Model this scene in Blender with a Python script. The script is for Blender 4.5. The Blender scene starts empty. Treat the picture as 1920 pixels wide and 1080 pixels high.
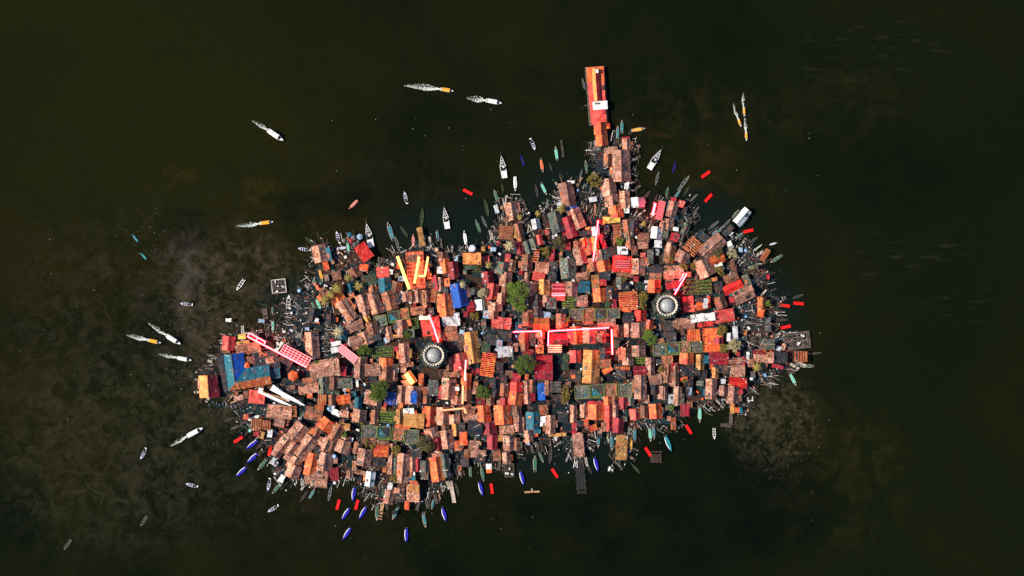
import bpy, math, random
from mathutils import Vector, noise
R = math.radians
random.seed(7)
S = 0.25                                   # metres per photo pixel on the water
scene = bpy.context.scene
C = scene.collection
def P(px, py): return ((px-960)*S, (540-py)*S)

# ------------------------------------------------------------------ materials
def newmat(name):
    m = bpy.data.materials.new(name); m.use_nodes = True
    nt = m.node_tree; b = nt.nodes['Principled BSDF']
    return m, nt, b
def N(nt, t, **kw):
    n = nt.nodes.new(t)
    for k, v in kw.items(): setattr(n, k, v)
    return n
def ramp(nt, pts, interp='LINEAR'):
    r = N(nt, 'ShaderNodeValToRGB'); cr = r.color_ramp; cr.interpolation = interp
    while len(cr.elements) < len(pts): cr.elements.new(0.5)
    for e, (p, c) in zip(cr.elements, pts):
        e.position = p; e.color = (c[0], c[1], c[2], 1)
    return r
def mixc(nt, mode, a, b, f=1.0):
    m = N(nt, 'ShaderNodeMix', data_type='RGBA', blend_type=mode)
    if isinstance(f, (int, float)): m.inputs[0].default_value = f
    else: nt.links.new(f, m.inputs[0])
    for i, v in ((6, a), (7, b)):
        if hasattr(v, 'is_linked') or hasattr(v, 'links'): nt.links.new(v, m.inputs[i])
        else: m.inputs[i].default_value = (v[0], v[1], v[2], 1)
    return m.outputs[2]
def sc(c, k): return tuple(x*k for x in c)
def lerp(a, b, t): return tuple(x*(1-t)+y*t for x, y in zip(a, b))

def roofmat(name, c1, c2, c3, speck=0.5, size=2.2, sheet=(0.9, 0.35), rough=0.75, stripe=0.0):
    """sheets of slightly different colour, grain, patches of c3, change from roof to roof"""
    m, nt, b = newmat(name); L = nt.links.new
    tc = N(nt, 'ShaderNodeTexCoord'); oi = N(nt, 'ShaderNodeObjectInfo')
    off = N(nt, 'ShaderNodeVectorMath', operation='ADD')
    mul = N(nt, 'ShaderNodeMath', operation='MULTIPLY'); mul.inputs[1].default_value = 91.0
    L(oi.outputs['Random'], mul.inputs[0]); L(tc.outputs['Object'], off.inputs[0]); L(mul.outputs[0], off.inputs[1])
    mp = N(nt, 'ShaderNodeMapping'); mp.inputs['Scale'].default_value = (sheet[0], sheet[1], 0.01)
    L(off.outputs[0], mp.inputs[0])
    vo = N(nt, 'ShaderNodeTexVoronoi', distance='CHEBYCHEV'); vo.inputs['Scale'].default_value = 1.0
    vo.inputs['Randomness'].default_value = 0.35; L(mp.outputs[0], vo.inputs['Vector'])
    sep = N(nt, 'ShaderNodeSeparateColor'); L(vo.outputs['Color'], sep.inputs[0])
    rr = ramp(nt, [(0.0, sc(c1, .75)), (0.45, c1), (0.75, c2), (1.0, lerp(c2, c3, .6))]); L(sep.outputs[0], rr.inputs[0])
    n1 = N(nt, 'ShaderNodeTexNoise'); n1.inputs['Scale'].default_value = 0.33; n1.inputs['Detail'].default_value = 4
    L(off.outputs[0], n1.inputs['Vector'])
    r1 = ramp(nt, [(0.5, (0, 0, 0)), (0.66, (1, 1, 1))]); L(n1.outputs[0], r1.inputs[0])
    col = mixc(nt, 'MIX', rr.outputs[0], c3, r1.outputs[0])
    n2 = N(nt, 'ShaderNodeTexNoise'); n2.inputs['Scale'].default_value = size; n2.inputs['Detail'].default_value = 3
    n2.inputs['Roughness'].default_value = 0.7
    L(off.outputs[0], n2.inputs['Vector'])
    lo, hi = max(0.08, 1-speck*1.1), 1+speck*1.35
    r2 = ramp(nt, [(0.36, (lo, lo, lo)), (0.5, (1, 1, 1)), (0.66, (hi, hi, hi))]); L(n2.outputs[0], r2.inputs[0])
    col = mixc(nt, 'MULTIPLY', col, r2.outputs[0])
    rv = ramp(nt, [(0, (.62, .62, .66)), (0.5, (1, 1, 1)), (1, (1.3, 1.2, 1.1))]); L(oi.outputs['Random'], rv.inputs[0])
    col = mixc(nt, 'MULTIPLY', col, rv.outputs[0])
    if stripe:
        w = N(nt, 'ShaderNodeTexWave', wave_type='BANDS', bands_direction='Y'); w.inputs['Scale'].default_value = 0.42
        w.inputs['Distortion'].default_value = 1.5; w.inputs['Detail'].default_value = 2
        L(tc.outputs['Object'], w.inputs['Vector'])
        r3 = ramp(nt, [(0.3, (1-stripe,)*3), (0.6, (1, 1, 1))]); L(w.outputs[0], r3.inputs[0])
        col = mixc(nt, 'MULTIPLY', col, r3.outputs[0])
    L(col, b.inputs['Base Color']); b.inputs['Roughness'].default_value = rough
    b.inputs['Specular IOR Level'].default_value = 0.25
    bp = N(nt, 'ShaderNodeBump'); bp.inputs['Strength'].default_value = 0.6; bp.inputs['Distance'].default_value = 0.25
    L(n2.outputs[0], bp.inputs['Height']); L(bp.outputs[0], b.inputs['Normal'])
    return m
def plain(name, c, rough=0.6, var=0.25, scale=1.5, metal=0.0):
    m, nt, b = newmat(name); L = nt.links.new
    tc = N(nt, 'ShaderNodeTexCoord'); n = N(nt, 'ShaderNodeTexNoise'); n.inputs['Scale'].default_value = scale
    n.inputs['Detail'].default_value = 4; L(tc.outputs['Object'], n.inputs['Vector'])
    r = ramp(nt, [(0.35, sc(c, 1-var)), (0.65, sc(c, 1+var))]); L(n.outputs[0], r.inputs[0])
    L(r.outputs[0], b.inputs['Base Color']); b.inputs['Roughness'].default_value = rough
    b.inputs['Metallic'].default_value = metal; b.inputs['Specular IOR Level'].default_value = 0.3
    return m
def islandmat(name, cols, rough=0.8):
    m, nt, b = newmat(name); g = N(nt, 'ShaderNodeNewGeometry')
    r = ramp(nt, [(i/len(cols), c) for i, c in enumerate(cols)], 'CONSTANT')
    nt.links.new(g.outputs['Random Per Island'], r.inputs[0]); nt.links.new(r.outputs[0], b.inputs['Base Color'])
    b.inputs['Roughness'].default_value = rough; b.inputs['Specular IOR Level'].default_value = 0.2
    return m
def leafmat(name, c1, c2, c3):
    m, nt, b = newmat(name); g = N(nt, 'ShaderNodeNewGeometry')
    r = ramp(nt, [(0, c1), (0.5, c2), (1, c3)]); nt.links.new(g.outputs['Random Per Island'], r.inputs[0])
    nt.links.new(r.outputs[0], b.inputs['Base Color']); b.inputs['Roughness'].default_value = 0.7
    b.inputs['Specular IOR Level'].default_value = 0.2
    return m
def emit(name, c, s):
    m, nt, b = newmat(name); b.inputs['Base Color'].default_value = (.05, .02, .02, 1)
    b.inputs['Emission Color'].default_value = (*c, 1); b.inputs['Emission Strength'].default_value = s
    return m

RM = {
 't': roofmat('palm_thatch', (.40, .205, .15), (.60, .33, .245), (.26, .105, .06), .72, 2.1, (.5, .5)),
 'm': roofmat('weathered_brown_roof', (.19, .095, .062), (.30, .155, .10), (.36, .11, .055), .8, 2.0, (.6, .4)),
 'd': roofmat('grey_green_roof', (.12, .135, .105), (.19, .165, .13), (.06, .11, .095), .85, 2.2, (.6, .4)),
 'o': roofmat('red_orange_metal', (.72, .13, .036), (.84, .25, .06), (.52, .045, .035), .32, 1.8, (.8, .25), .5),
 'r': roofmat('crimson_metal', (.33, .018, .032), (.42, .035, .05), (.24, .02, .035), .3, 1.6, (.9, .3), .5),
 'p': roofmat('salmon_sheet', (.66, .075, .065), (.70, .14, .11), (.50, .05, .05), .2, 1.3, (.5, .5), .6),
 'b': roofmat('blue_metal', (.004, .075, .42), (.006, .10, .50), (.008, .05, .25), .2, 1.6, (.9, .3), .5),
 'g': roofmat('teal_metal', (.008, .125, .20), (.014, .17, .23), (.010, .07, .10), .4, 2.4, (.8, .3), .55),
 'n': roofmat('dark_navy_roof', (.016, .028, .042), (.035, .045, .055), (.07, .035, .028), .7, 2.2, (.6, .6)),
 'y': roofmat('ochre_thatch', (.50, .25, .075), (.58, .33, .11), (.36, .14, .05), .4, 2.4, (.5, .5)),
 'w': roofmat('white_sheet', (.66, .70, .72), (.76, .78, .78), (.52, .58, .62), .12, 1.2, (.5, .5), .5),
 'e': roofmat('green_net', (.02, .07, .045), (.03, .10, .06), (.055, .05, .03), .5, 2.4, (.5, .5)),
 's': roofmat('orange_rust_sheet', (.50, .15, .05), (.60, .24, .08), (.42, .08, .035), .4, 2.0, (.8, .3)),
 'k': roofmat('grey_concrete', (.11, .115, .115), (.16, .165, .16), (.05, .05, .05), .7, 1.8, (.4, .4)),
 'l': roofmat('pale_blue_sheet', (.30, .45, .62), (.38, .52, .68), (.25, .36, .5), .12, 1.2, (.5, .5)),
 'a': roofmat('amber_sheet', (.74, .31, .10), (.80, .38, .14), (.62, .22, .06), .3, 2.6, (.5, .5)),
 'v': roofmat('olive_yellow_sheet', (.62, .48, .10), (.7, .55, .14), (.5, .35, .07), .25, 2, (.5, .5)),
}
RM['x'] = roofmat('bright_red_sheet', (.72, .022, .02), (.80, .05, .035), (.5, .015, .02), .2, 1.4, (.6, .4), .5)
RM['f'] = roofmat('orange_sheet', (.88, .31, .085), (.92, .37, .11), (.8, .25, .07), .15, 1.2, (.4, .4), .6)
CN = dict(f='bright orange', x='bright red', t='pinkish tan', m='muddy brown', d='grey-green', o='red-orange', r='crimson', p='salmon pink', b='bright blue',
          g='teal', n='dark navy', y='ochre', w='white', e='dark green', s='rusty orange', k='grey', l='pale blue', a='amber', v='yellow')
M = {
 'wood': roofmat('dark_wood', (.05, .032, .024), (.075, .048, .034), (.03, .024, .022), .5, 2.5, (1.2, .3)),
 'plank': roofmat('grey_planks', (.10, .085, .075), (.15, .125, .11), (.06, .05, .045), .5, 3, (1.6, .3)),
 'tan': roofmat('tan_timber', (.42, .25, .13), (.52, .33, .19), (.3, .14, .07), .4, 2.5, (1.2, .3)),
 'pale': roofmat('bleached_timber', (.50, .45, .40), (.58, .53, .47), (.28, .24, .2), .35, 2.5, (1.2, .3)),
 'wall': roofmat('plank_wall', (.16, .10, .07), (.22, .13, .09), (.10, .08, .07), .4, 2, (1, 1)),
 'rust': plain('rusty_metal', (.22, .07, .04), .7, .4), 'white': plain('white_paint', (.78, .79, .78), .45, .06),
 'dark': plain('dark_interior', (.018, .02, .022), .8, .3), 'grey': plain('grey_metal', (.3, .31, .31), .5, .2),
 'post': plain('wooden_post', (.13, .10, .085), .8, .3), 'redp': plain('red_paint', (.85, .008, .008), .5, .08, .6),
 'blue': plain('navy_blue_tarpaulin', (.010, .010, .36), .5, .25, 1.0), 'mint': plain('mint_canvas', (.12, .52, .40), .6, .15),
 'tealc': plain('teal_canvas', (.02, .17, .21), .6, .3), 'greenc': plain('green_canvas', (.02, .12, .065), .6, .35),
 'yell': plain('yellow_canvas', (.80, .36, .025), .6, .2, 3), 'oran': plain('orange_canvas', (.75, .12, .03), .6, .2),
 'pink': plain('pink_paint', (.62, .22, .18), .6, .2), 'oliv': plain('olive_canvas', (.09, .12, .04), .6, .3),
 'cyan': plain('cyan_canvas', (.01, .20, .24), .6, .3), 'lav': plain('lavender_paint', (.52, .52, .66), .6, .12), 'dimw': plain('dull_grey_paint', (.11, .115, .09), .8, .3),
 'stone': plain('mossy_stone', (.045, .055, .042), .85, .45, .8), 'cream': plain('cream_stone', (.62, .58, .48), .6, .25, 1.2),
 'glass': None, 'soil': plain('dark_soil', (.03, .024, .018), .9, .4, 2),
 'frame': plain('yellow_green_frame', (.16, .19, .06), .7, .3, 1), 'trunk': plain('bark', (.10, .07, .05), .9, .3, 3),
 'crop': leafmat('crop_leaves', (.07, .16, .02), (.16, .30, .03), (.30, .42, .07)),
 'leafg': leafmat('green_leaves', (.035, .085, .010), (.095, .175, .020), (.21, .29, .055)),
 'leafd': leafmat('deep_green_leaves', (.022, .055, .008), (.060, .11, .014), (.14, .18, .035)),
 'leaft': leafmat('teal_brown_leaves', (.015, .05, .04), (.06, .075, .03), (.22, .12, .03)),
 'leafo': leafmat('ochre_leaves', (.05, .055, .012), (.16, .13, .025), (.34, .22, .05)),
 'palm': leafmat('palm_fronds', (.08, .09, .02), (.22, .18, .04), (.45, .33, .10)),
 'palmw': leafmat('dry_palm_fronds', (.12, .10, .05), (.38, .33, .18), (.6, .55, .3)),
 'foam': plain('foam', (.62, .70, .66), .7, .2, 3), 'foamd': plain('thin_foam', (.25, .33, .30), .7, .3, 3),
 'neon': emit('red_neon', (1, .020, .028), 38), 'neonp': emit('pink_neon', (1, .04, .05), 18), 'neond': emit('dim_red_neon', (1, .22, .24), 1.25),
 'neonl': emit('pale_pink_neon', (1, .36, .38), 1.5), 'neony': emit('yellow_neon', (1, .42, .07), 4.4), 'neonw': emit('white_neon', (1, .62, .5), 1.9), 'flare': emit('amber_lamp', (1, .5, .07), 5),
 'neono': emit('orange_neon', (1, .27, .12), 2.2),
}
def glassmat():
    m, nt, b = newmat('dome_glass'); b.inputs['Base Color'].default_value = (.33, .36, .36, 1)
    b.inputs['Roughness'].default_value = .18; b.inputs['Specular IOR Level'].default_value = .7
    return m
M['glass'] = glassmat()
def waterbed(): pass

# ------------------------------------------------------------------ mesh helpers
class MB:
    def __init__(s): s.v = []; s.f = []
    def add(s, vs, fs):
        o = len(s.v); s.v += [tuple(v) for v in vs]; s.f += [tuple(i+o for i in f) for f in fs]; return s
    def box(s, cx, cy, z0, w, d, h, a=0, tx=0, ty=0):
        ca, sa = math.cos(a), math.sin(a); vs = []
        for z in (0, 1):
            for x, y in ((-w/2, -d/2), (w/2, -d/2), (w/2, d/2), (-w/2, d/2)):
                vs.append((cx+x*ca-y*sa, cy+x*sa+y*ca, z0+z*h+tx*x+ty*y))
        return s.add(vs, [(3, 2, 1, 0), (4, 5, 6, 7), (0, 1, 5, 4), (1, 2, 6, 5), (2, 3, 7, 6), (3, 0, 4, 7)])
    def bar(s, a, b, r, n=6):
        a, b = Vector(a), Vector(b); d = (b-a).normalized()
        u = d.orthogonal().normalized(); w = d.cross(u); vs = []
        for p in (a, b):
            for k in range(n):
                t = 2*math.pi*k/n; vs.append(p+u*(r*math.cos(t))+w*(r*math.sin(t)))
        return s.add(vs, [(k, (k+1) % n, n+(k+1) % n, n+k) for k in range(n)]+[tuple(range(n))[::-1], tuple(range(n, 2*n))])
    def lathe(s, prof, n=24, cx=0, cy=0):
        vs = []; fs = []
        for r, z in prof:
            for k in range(n):
                t = 2*math.pi*k/n; vs.append((cx+r*math.cos(t), cy+r*math.sin(t), z))
        for i in range(len(prof)-1):
            for k in range(n):
                a = i*n+k; b = i*n+(k+1) % n; fs.append((a, b, b+n, a+n))
        fs.append(tuple(range(n))[::-1]); fs.append(tuple((len(prof)-1)*n+k for k in range(n)))
        return s.add(vs, fs)
    def leaf(s, p, size, tilt=0.9):
        t = random.uniform(0, 6.28); u = Vector((math.cos(t), math.sin(t), random.uniform(-tilt, tilt))).normalized()
        w = u.cross(Vector((random.uniform(-.6, .6), random.uniform(-.6, .6), 1))).normalized()
        p = Vector(p); a = size; b = size*.55
        return s.add([p-u*a, p+w*b, p+u*a, p-w*b], [(0, 1, 2, 3)])
    def build(s, name, mat, parent=None, smooth=False):
        me = bpy.data.meshes.new(name); me.from_pydata(s.v, [], s.f); me.materials.append(mat)
        if smooth:
            for p in me.polygons: p.use_smooth = True
        o = bpy.data.objects.new(name, me); C.objects.link(o)
        if parent: o.parent = parent
        return o

ITEMS = []            # (object, base phrase, px, py)
def tag(o, label, cat, group=None, kind=None):
    if label: o['label'] = label
    if cat: o['category'] = cat
    if group: o['group'] = group
    if kind: o['kind'] = kind
    return o
def thing(name, px, py, rot, base, cat, group=None, label=None, z=0.0):
    o = bpy.data.objects.new(name, None); C.objects.link(o); o.empty_display_size = 1
    x, y = P(px, py); o.location = (x, y, z); o.rotation_euler = (0, 0, -R(rot))
    tag(o, label, cat, group)
    if not label: ITEMS.append((o, base, px, py))
    return o
def copy_thing(src, px, py, rot, base=None, scale=None, label=None):
    o = src.copy(); C.objects.link(o)
    x, y = P(px, py); o.location = (x, y, src.location.z); o.rotation_euler = (0, 0, -R(rot))
    if scale: o.scale = (scale,)*3
    for ch in src.children:
        c = ch.copy(); C.objects.link(c); c.parent = o
        for g in ch.children:
            d = g.copy(); C.objects.link(d); d.parent = c
    if label: o['label'] = label
    else: ITEMS.append((o, base, px, py))
    return o
def struct(o): o['kind'] = 'structure'; return o
def stuff(o, label=None):
    o['kind'] = 'stuff'
    if label: o['label'] = label
    return o

# ------------------------------------------------------------------ buildings
OCC = []              # (px,py,w,h,rot) footprints
def gable(w, l, z, pitch, along, ov=0.35, th=0.14):
    """two sloping slabs, ridge along y (along='|') or x; returns left, right meshbuilders and ridge height"""
    if along == '-': w, l = l, w
    hw, hl = w/2+ov, l/2+ov; h = math.tan(pitch)*hw
    out = []
    sag = min(.35, l*.015)
    for s in (-1, 1):
        mb = MB(); n = 4; vs = []
        for i in range(n+1):
            y = -hl+2*hl*i/n+random.uniform(-.16, .16); dz = -sag*(1-(y/hl)**2)+random.uniform(-.05, .05); j = random.uniform(-.12, .12)
            for (x, zz) in ((s*(hw+j), z-h*.15), (0, z+h*.85), (0, z+h*.85-th), (s*(hw+j), z-h*.15-th)):
                vs.append((x, y, zz+(dz if x == 0 else dz*.4)))
        fs = []
        for i in range(n):
            a, b = i*4, i*4+4
            for k in range(4): fs.append((a+k, a+(k+1) % 4, b+(k+1) % 4, b+k))
        fs += [(0, 1, 2, 3), (n*4+3, n*4+2, n*4+1, n*4)]
        if s > 0: fs = [f[::-1] for f in fs]
        if along == '-': vs = [(y, -x, q) for x, y, q in vs]
        mb.add(vs, fs); out.append(mb)
    return out[0], out[1], z+h*.85, hl
def house(c, sh, px, py, w, h, rot, zh=None, c2=None, label=None, occ=True):
    W, H = w*S, h*S
    if occ: OCC.append((px, py, w, h, rot))
    area = W*H; big = 'big' if area > 75 else 'small' if area < 22 else 'mid-sized'
    lo = sum(1 for _ in ())
    if sh in '|-':
        along = sh; ww = W if along == '|' else H
        z = (zh if zh is not None else random.uniform(1.5, 2.7)+min(1.0, ww*.08)); pitch = R(random.uniform(30, 39))
        kind = 'house' if area > 30 else 'hut'
        base = f'{big} {CN[c]} gable-roofed {kind}'
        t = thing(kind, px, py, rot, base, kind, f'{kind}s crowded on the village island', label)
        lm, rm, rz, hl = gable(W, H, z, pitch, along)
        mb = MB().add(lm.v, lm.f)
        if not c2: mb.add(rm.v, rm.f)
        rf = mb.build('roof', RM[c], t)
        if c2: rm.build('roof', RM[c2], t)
        rc = MB()
        L_ = hl*2
        if along == '|': rc.box(0, 0, rz+.0, .34, L_-.1, .09)
        else: rc.box(0, 0, rz+.0, L_-.1, .34, .09)
        rc.build('ridge_cap', RM[c], rf)
        hw = ww/2+.35; tp = math.tan(pitch)
        npat = random.choice((0, 1, 2, 3, 4)) if area > 40 else random.choice((0, 1, 1, 2)) if area > 14 else random.choice((0, 0, 1))
        for _ in range(npat):
            sd = random.choice((-1, 1)); pw = random.uniform(.18, .5)*hw; pl = random.uniform(.06, .22)*hl*2
            a = random.uniform(.5*pw+.1, hw-.5*pw-.15); yy = random.uniform(-hl+pl/2+.2, hl-pl/2-.2) if pl < 2*hl-.5 else 0
            zz = rz-tp*a+.07
            pc = random.choice('mdtsnk' if c in 'tmdy' else 'omrns')
            if c in 'or' and random.random() < .5: pc = c
            pb = MB()
            if along == '|': pb.box(sd*a, yy, zz, pw, pl, .05, tx=-sd*tp)
            else: pb.box(yy, -sd*a, zz, pl, pw, .05, ty=sd*tp)
            pb.build('roof_sheet', RM[pc], rf)
        wl = MB(); wb = .0
        wl.box(0, 0, .12, W-.1, H-.1, z-.35)
        g2 = W if along == '|' else H
        # gable ends
        hh = tp*(g2/2-.05); e = (H if along == '|' else W)/2-.05
        for q in (-1, 1):
            tri = [(-g2/2+.05, q*e, z-.23), (g2/2-.05, q*e, z-.23), (0, q*e, z-.23+hh*.85)]
            if along == '-': tri = [(y, x, zz) for x, y, zz in tri]
            wl.add(tri, [(0, 1, 2)])
        wl.build('wall', M['wall'], t)
        dr = MB(); e = H/2-.05
        dr.box(random.uniform(-.2, .2)*W, -e-.02, .14, min(.9, W*.3), .06, min(2.0, z-.5)); dr.build('door', M['wood'], t)
        if area > 12 and random.random() < .6:
            s1 = random.choice((-1, 1)); pc = random.choice('mmdnstogekn'); ww2 = random.uniform(.9, 1.9); ll = random.uniform(.25, .65)
            lt = MB()
            if along == '|': lt.box(s1*(W/2+ww2*.45), random.uniform(-.2, .2)*H, z-.55, ww2, H*ll, .09, random.uniform(-.06, .06), -s1*.2)
            else: lt.box(random.uniform(-.2, .2)*W, s1*(H/2+ww2*.45), z-.55, W*ll, ww2, .09, random.uniform(-.06, .06), 0, -s1*.2)
            lt.build('lean_to_roof', RM[pc], t)
        if random.random() < .55:
            MB().box(0, -.3, .03, W+1.0, H+1.4, .09).build('deck', M['wood'], t)
    elif sh == '_':
        z = zh if zh is not None else random.uniform(1.9, 2.9)
        base = f'{big} {CN[c]} flat canopy'
        t = thing('canopy', px, py, rot, base, 'canopy', 'flat canopies between the roofs', label)
        nx, ny = max(3, int(W/.9)), max(3, int(H/.9)); vs = []; fs = []; s0 = random.uniform(0, 99)
        tx, ty = random.uniform(-.06, .06), random.uniform(-.05, .05)
        for j in range(ny+1):
            for i in range(nx+1):
                x, y = W*(i/nx-.5), H*(j/ny-.5)
                edge = (i in (0, nx)) or (j in (0, ny))
                q = noise.noise((x*.45+s0, y*.45, s0))*.32 + noise.noise((x*1.1+s0, y*1.1, 3))*.14
                jx = random.uniform(-.16, .16) if edge else 0; jy = random.uniform(-.16, .16) if edge else 0
                vs.append((x+jx, y+jy, z+q+tx*x+ty*y))
        n_ = len(vs); vs += [(x, y, q-.07) for x, y, q in vs]
        for j in range(ny):
            for i in range(nx):
                a = j*(nx+1)+i; f = (a, a+1, a+nx+2, a+nx+1); fs.append(f); fs.append(tuple(k+n_ for k in f[::-1]))
        ring = list(range(nx+1))+[(j+1)*(nx+1)+nx for j in range(ny)]+[ny*(nx+1)+nx-1-i for i in range(nx)]+[(ny-1-j)*(nx+1) for j in range(ny-1)]
        for a, b in zip(ring, ring[1:]+ring[:1]): fs.append((a, a+n_, b+n_, b))
        rf = MB().add(vs, fs).build('sheet', RM[c], t)
        if area > 16:
            for _ in range(random.choice((0, 1, 1, 2))):
                bb = MB()
                if W > H: bb.bar((random.uniform(-.4, .4)*W, -H/2, z+.28), (random.uniform(-.4, .4)*W, H/2, z+.28), .09, 4)
                else: bb.bar((-W/2, random.uniform(-.4, .4)*H, z+.28), (W/2, random.uniform(-.4, .4)*H, z+.28), .09, 4)
                bb.build('hold_down_pole', M[random.choice(('post', 'tan', 'plank'))], rf)
        for sx in (-1, 1):
            for sy in (-1, 1):
                MB().bar((sx*(W/2-.25), sy*(H/2-.25), .05), (sx*(W/2-.25), sy*(H/2-.25), z-.1), .08, 6).build('post', M['post'], t)
        if random.random() < .6: MB().box(0, 0, .02, W*.95, H*.95, .1).build('deck', M['wood'], t)
    elif sh == '/':
        z = zh if zh is not None else random.uniform(2.1, 3.0)
        base = f'{big} {CN[c]} lean-to shed'
        t = thing('shed', px, py, rot, base, 'shed', 'lean-to sheds between the houses', label)
        k = random.choice((-1, 1, -1))*random.uniform(.12, .24)
        rf = MB().box(0, 0, z, W+.4, H+.4, .1, tx=k if W < H else 0, ty=k if W >= H else 0).build('roof', RM[c], t)
        MB().box(0, 0, .05, W-.2, H-.2, z-.3-abs(k)*min(W, H)*.5).build('wall', M['wall'], t)
        if random.random() < .7:
            q = random.choice((-.3, 0, .25))
            MB().box(W*q*.6, H*q*.5, z+.13+(k*W*q*.6 if W < H else k*H*q*.5), W*.4, H*.35, .05, tx=k if W < H else 0, ty=k if W >= H else 0).build('roof_sheet', RM[random.choice('mnods')], rf)
    return t
def pergola(c, px, py, w, h, rot, across, floor='r', n=None, z=2.6, label=None, base=None):
    W, H = w*S, h*S; OCC.append((px, py, w, h, rot))
    t = thing('pergola', px, py, rot, base or f'{"big" if W*H > 75 else "small"} {CN[c]} slatted pergola', 'pergola', 'slatted pergolas over the walkways', label)
    sl = MB(); n = n or max(4, int((H if across else W)/1.05))
    for i in range(n):
        q = (i+.5)/n-.5+random.uniform(-.12, .12)/n
        if across: sl.box(random.uniform(-.1, .1), q*H, z+.1, W*random.uniform(.88, 1.04), H/n*random.uniform(.45, .65), .09, random.uniform(-.03, .03))
        else: sl.box(q*W, random.uniform(-.1, .1), z+.1, W/n*random.uniform(.45, .65), H*random.uniform(.88, 1.04), .09, random.uniform(-.03, .03))
    sl.build('slats', RM[c], t)
    fr = MB()
    for s in (-1, 1):
        if across: fr.box(s*(W/2-.15), 0, z-.06, .2, H, .16)
        else: fr.box(0, s*(H/2-.15), z-.06, W, .2, .16)
        if across: fr.box(0, s*(H/2-.1), z-.05, W-.5, .16, .14)
        else: fr.box(s*(W/2-.1), 0, z-.05, .16, H-.5, .14)
    fr.build('frame', M['rust'], t)
    for sx in (-1, 1):
        for sy in (-1, 1):
            MB().bar((sx*(W/2-.15), sy*(H/2-.15), .02), (sx*(W/2-.15), sy*(H/2-.15), z-.06), .09).build('post', M['post'], t)
    MB().box(0, 0, .04, W, H, .5).build('floor', RM[floor], t)
    return t
PLOTK = {0: ('dark glass garden plot with a slanting pale sheet', 'n'), 1: ('teal netted garden plot with a dark corner', 'g'), 2: ('grey-brown earth garden plot with a diagonal brace', 'm'), 3: ('ribbed grey garden plot split by a dark slot', 'd')}
def plot(k, px, py, w, h, rot):
    W, H = w*S, h*S; OCC.append((px, py, w, h, rot))
    t = thing('garden_plot', px, py, rot, PLOTK[k][0], 'garden plot', 'framed garden plots in rows')
    z = 1.3; MB().box(0, 0, .05, W-.2, H-.2, z).build('bed', RM[PLOTK[k][1]] if k != 0 else RM['d'], t)
    f = MB()
    for s in (-1, 1):
        f.box(s*(W/2-.1), 0, .05, .28, H, z+.45); f.box(0, s*(H/2-.1), .05, W-.5, .28, z+.42)
    f.build('frame', M['frame'], t)
    b = MB(); zz = z+.25
    if k in (0, 1, 2):
        b.bar((-W/2+.3, H/2-.3, zz), (W/2-.3, -H/2+.3, zz), .1, 4); b.build('brace', M['frame'] if k else M['grey'], t)
    if k == 0:
        MB().add([(-W*.42, -H*.38, zz-.1), (W*.1, -H*.38, zz-.1), (-W*.42, H*.2, zz-.05)], [(0, 1, 2)]).build('net_sheet', RM['k'], t)
        MB().box(W*.2, -H*.22, zz-.15, W*.18, H*.12, .4, .5).build('crate', RM['g'], t)
    if k == 1:
        MB().add([(W*.44, -H*.44, zz-.1), (W*.44, H*.44, zz-.1), (-W*.4, H*.44, zz-.1)], [(0, 1, 2)]).build('net_sheet', RM['n'], t)
        lf = MB()
        for _ in range(60):
            x = random.uniform(-.45, .45)*W; lf.leaf((x, -H*.40+random.uniform(-.3, .6), zz), .35)
        lf.build('seedlings', M['leafg'], t)
    if k == 3:
        MB().box(0, -H*.06, zz-.2, W*.86, H*.05, .12).build('slot_beam', M['dark'], t)
        r = MB()
        for i in range(9): r.box((i+.5)/9*W*.9-W*.45, H*.22, zz-.3, .18, H*.42, .2); r.box((i+.5)/9*W*.9-W*.45, -H*.3, zz-.3, .18, H*.3, .2)
        r.build('ribs', M['plank'], t)
def crops(px, py, w, h, rot, rows=4, dense=1.0):
    W, H = w*S, h*S; OCC.append((px, py, w, h, rot))
    t = thing('crop_bed', px, py, rot, 'raised bed of bright green crop rows', 'crop bed', 'green crop beds on the island')
    MB().box(0, 0, .04, W, H, 1.2).build('bed', M['soil'], t)
    lf = MB()
    for r_ in range(rows):
        y = ((r_+.5)/rows-.5)*H*.92; n = int(W/.5)
        for i in range(n):
            x = ((i+.5)/n-.5)*W*.95
            for _ in range(int(5*dense)):
                lf.leaf((x+random.gauss(0, .14), y+random.gauss(0, H/rows*.13), 1.4+random.uniform(0, .4)), random.uniform(.16, .34))
    lf.build('plant_rows', M['crop'], t)
    f = MB()
    for s in (-1, 1): f.box(s*(W/2+.08), 0, .04, .16, H, 1.35); f.box(0, s*(H/2+.08), .04, W+.32, .16, 1.3)
    f.build('frame', M['frame'], t)

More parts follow.
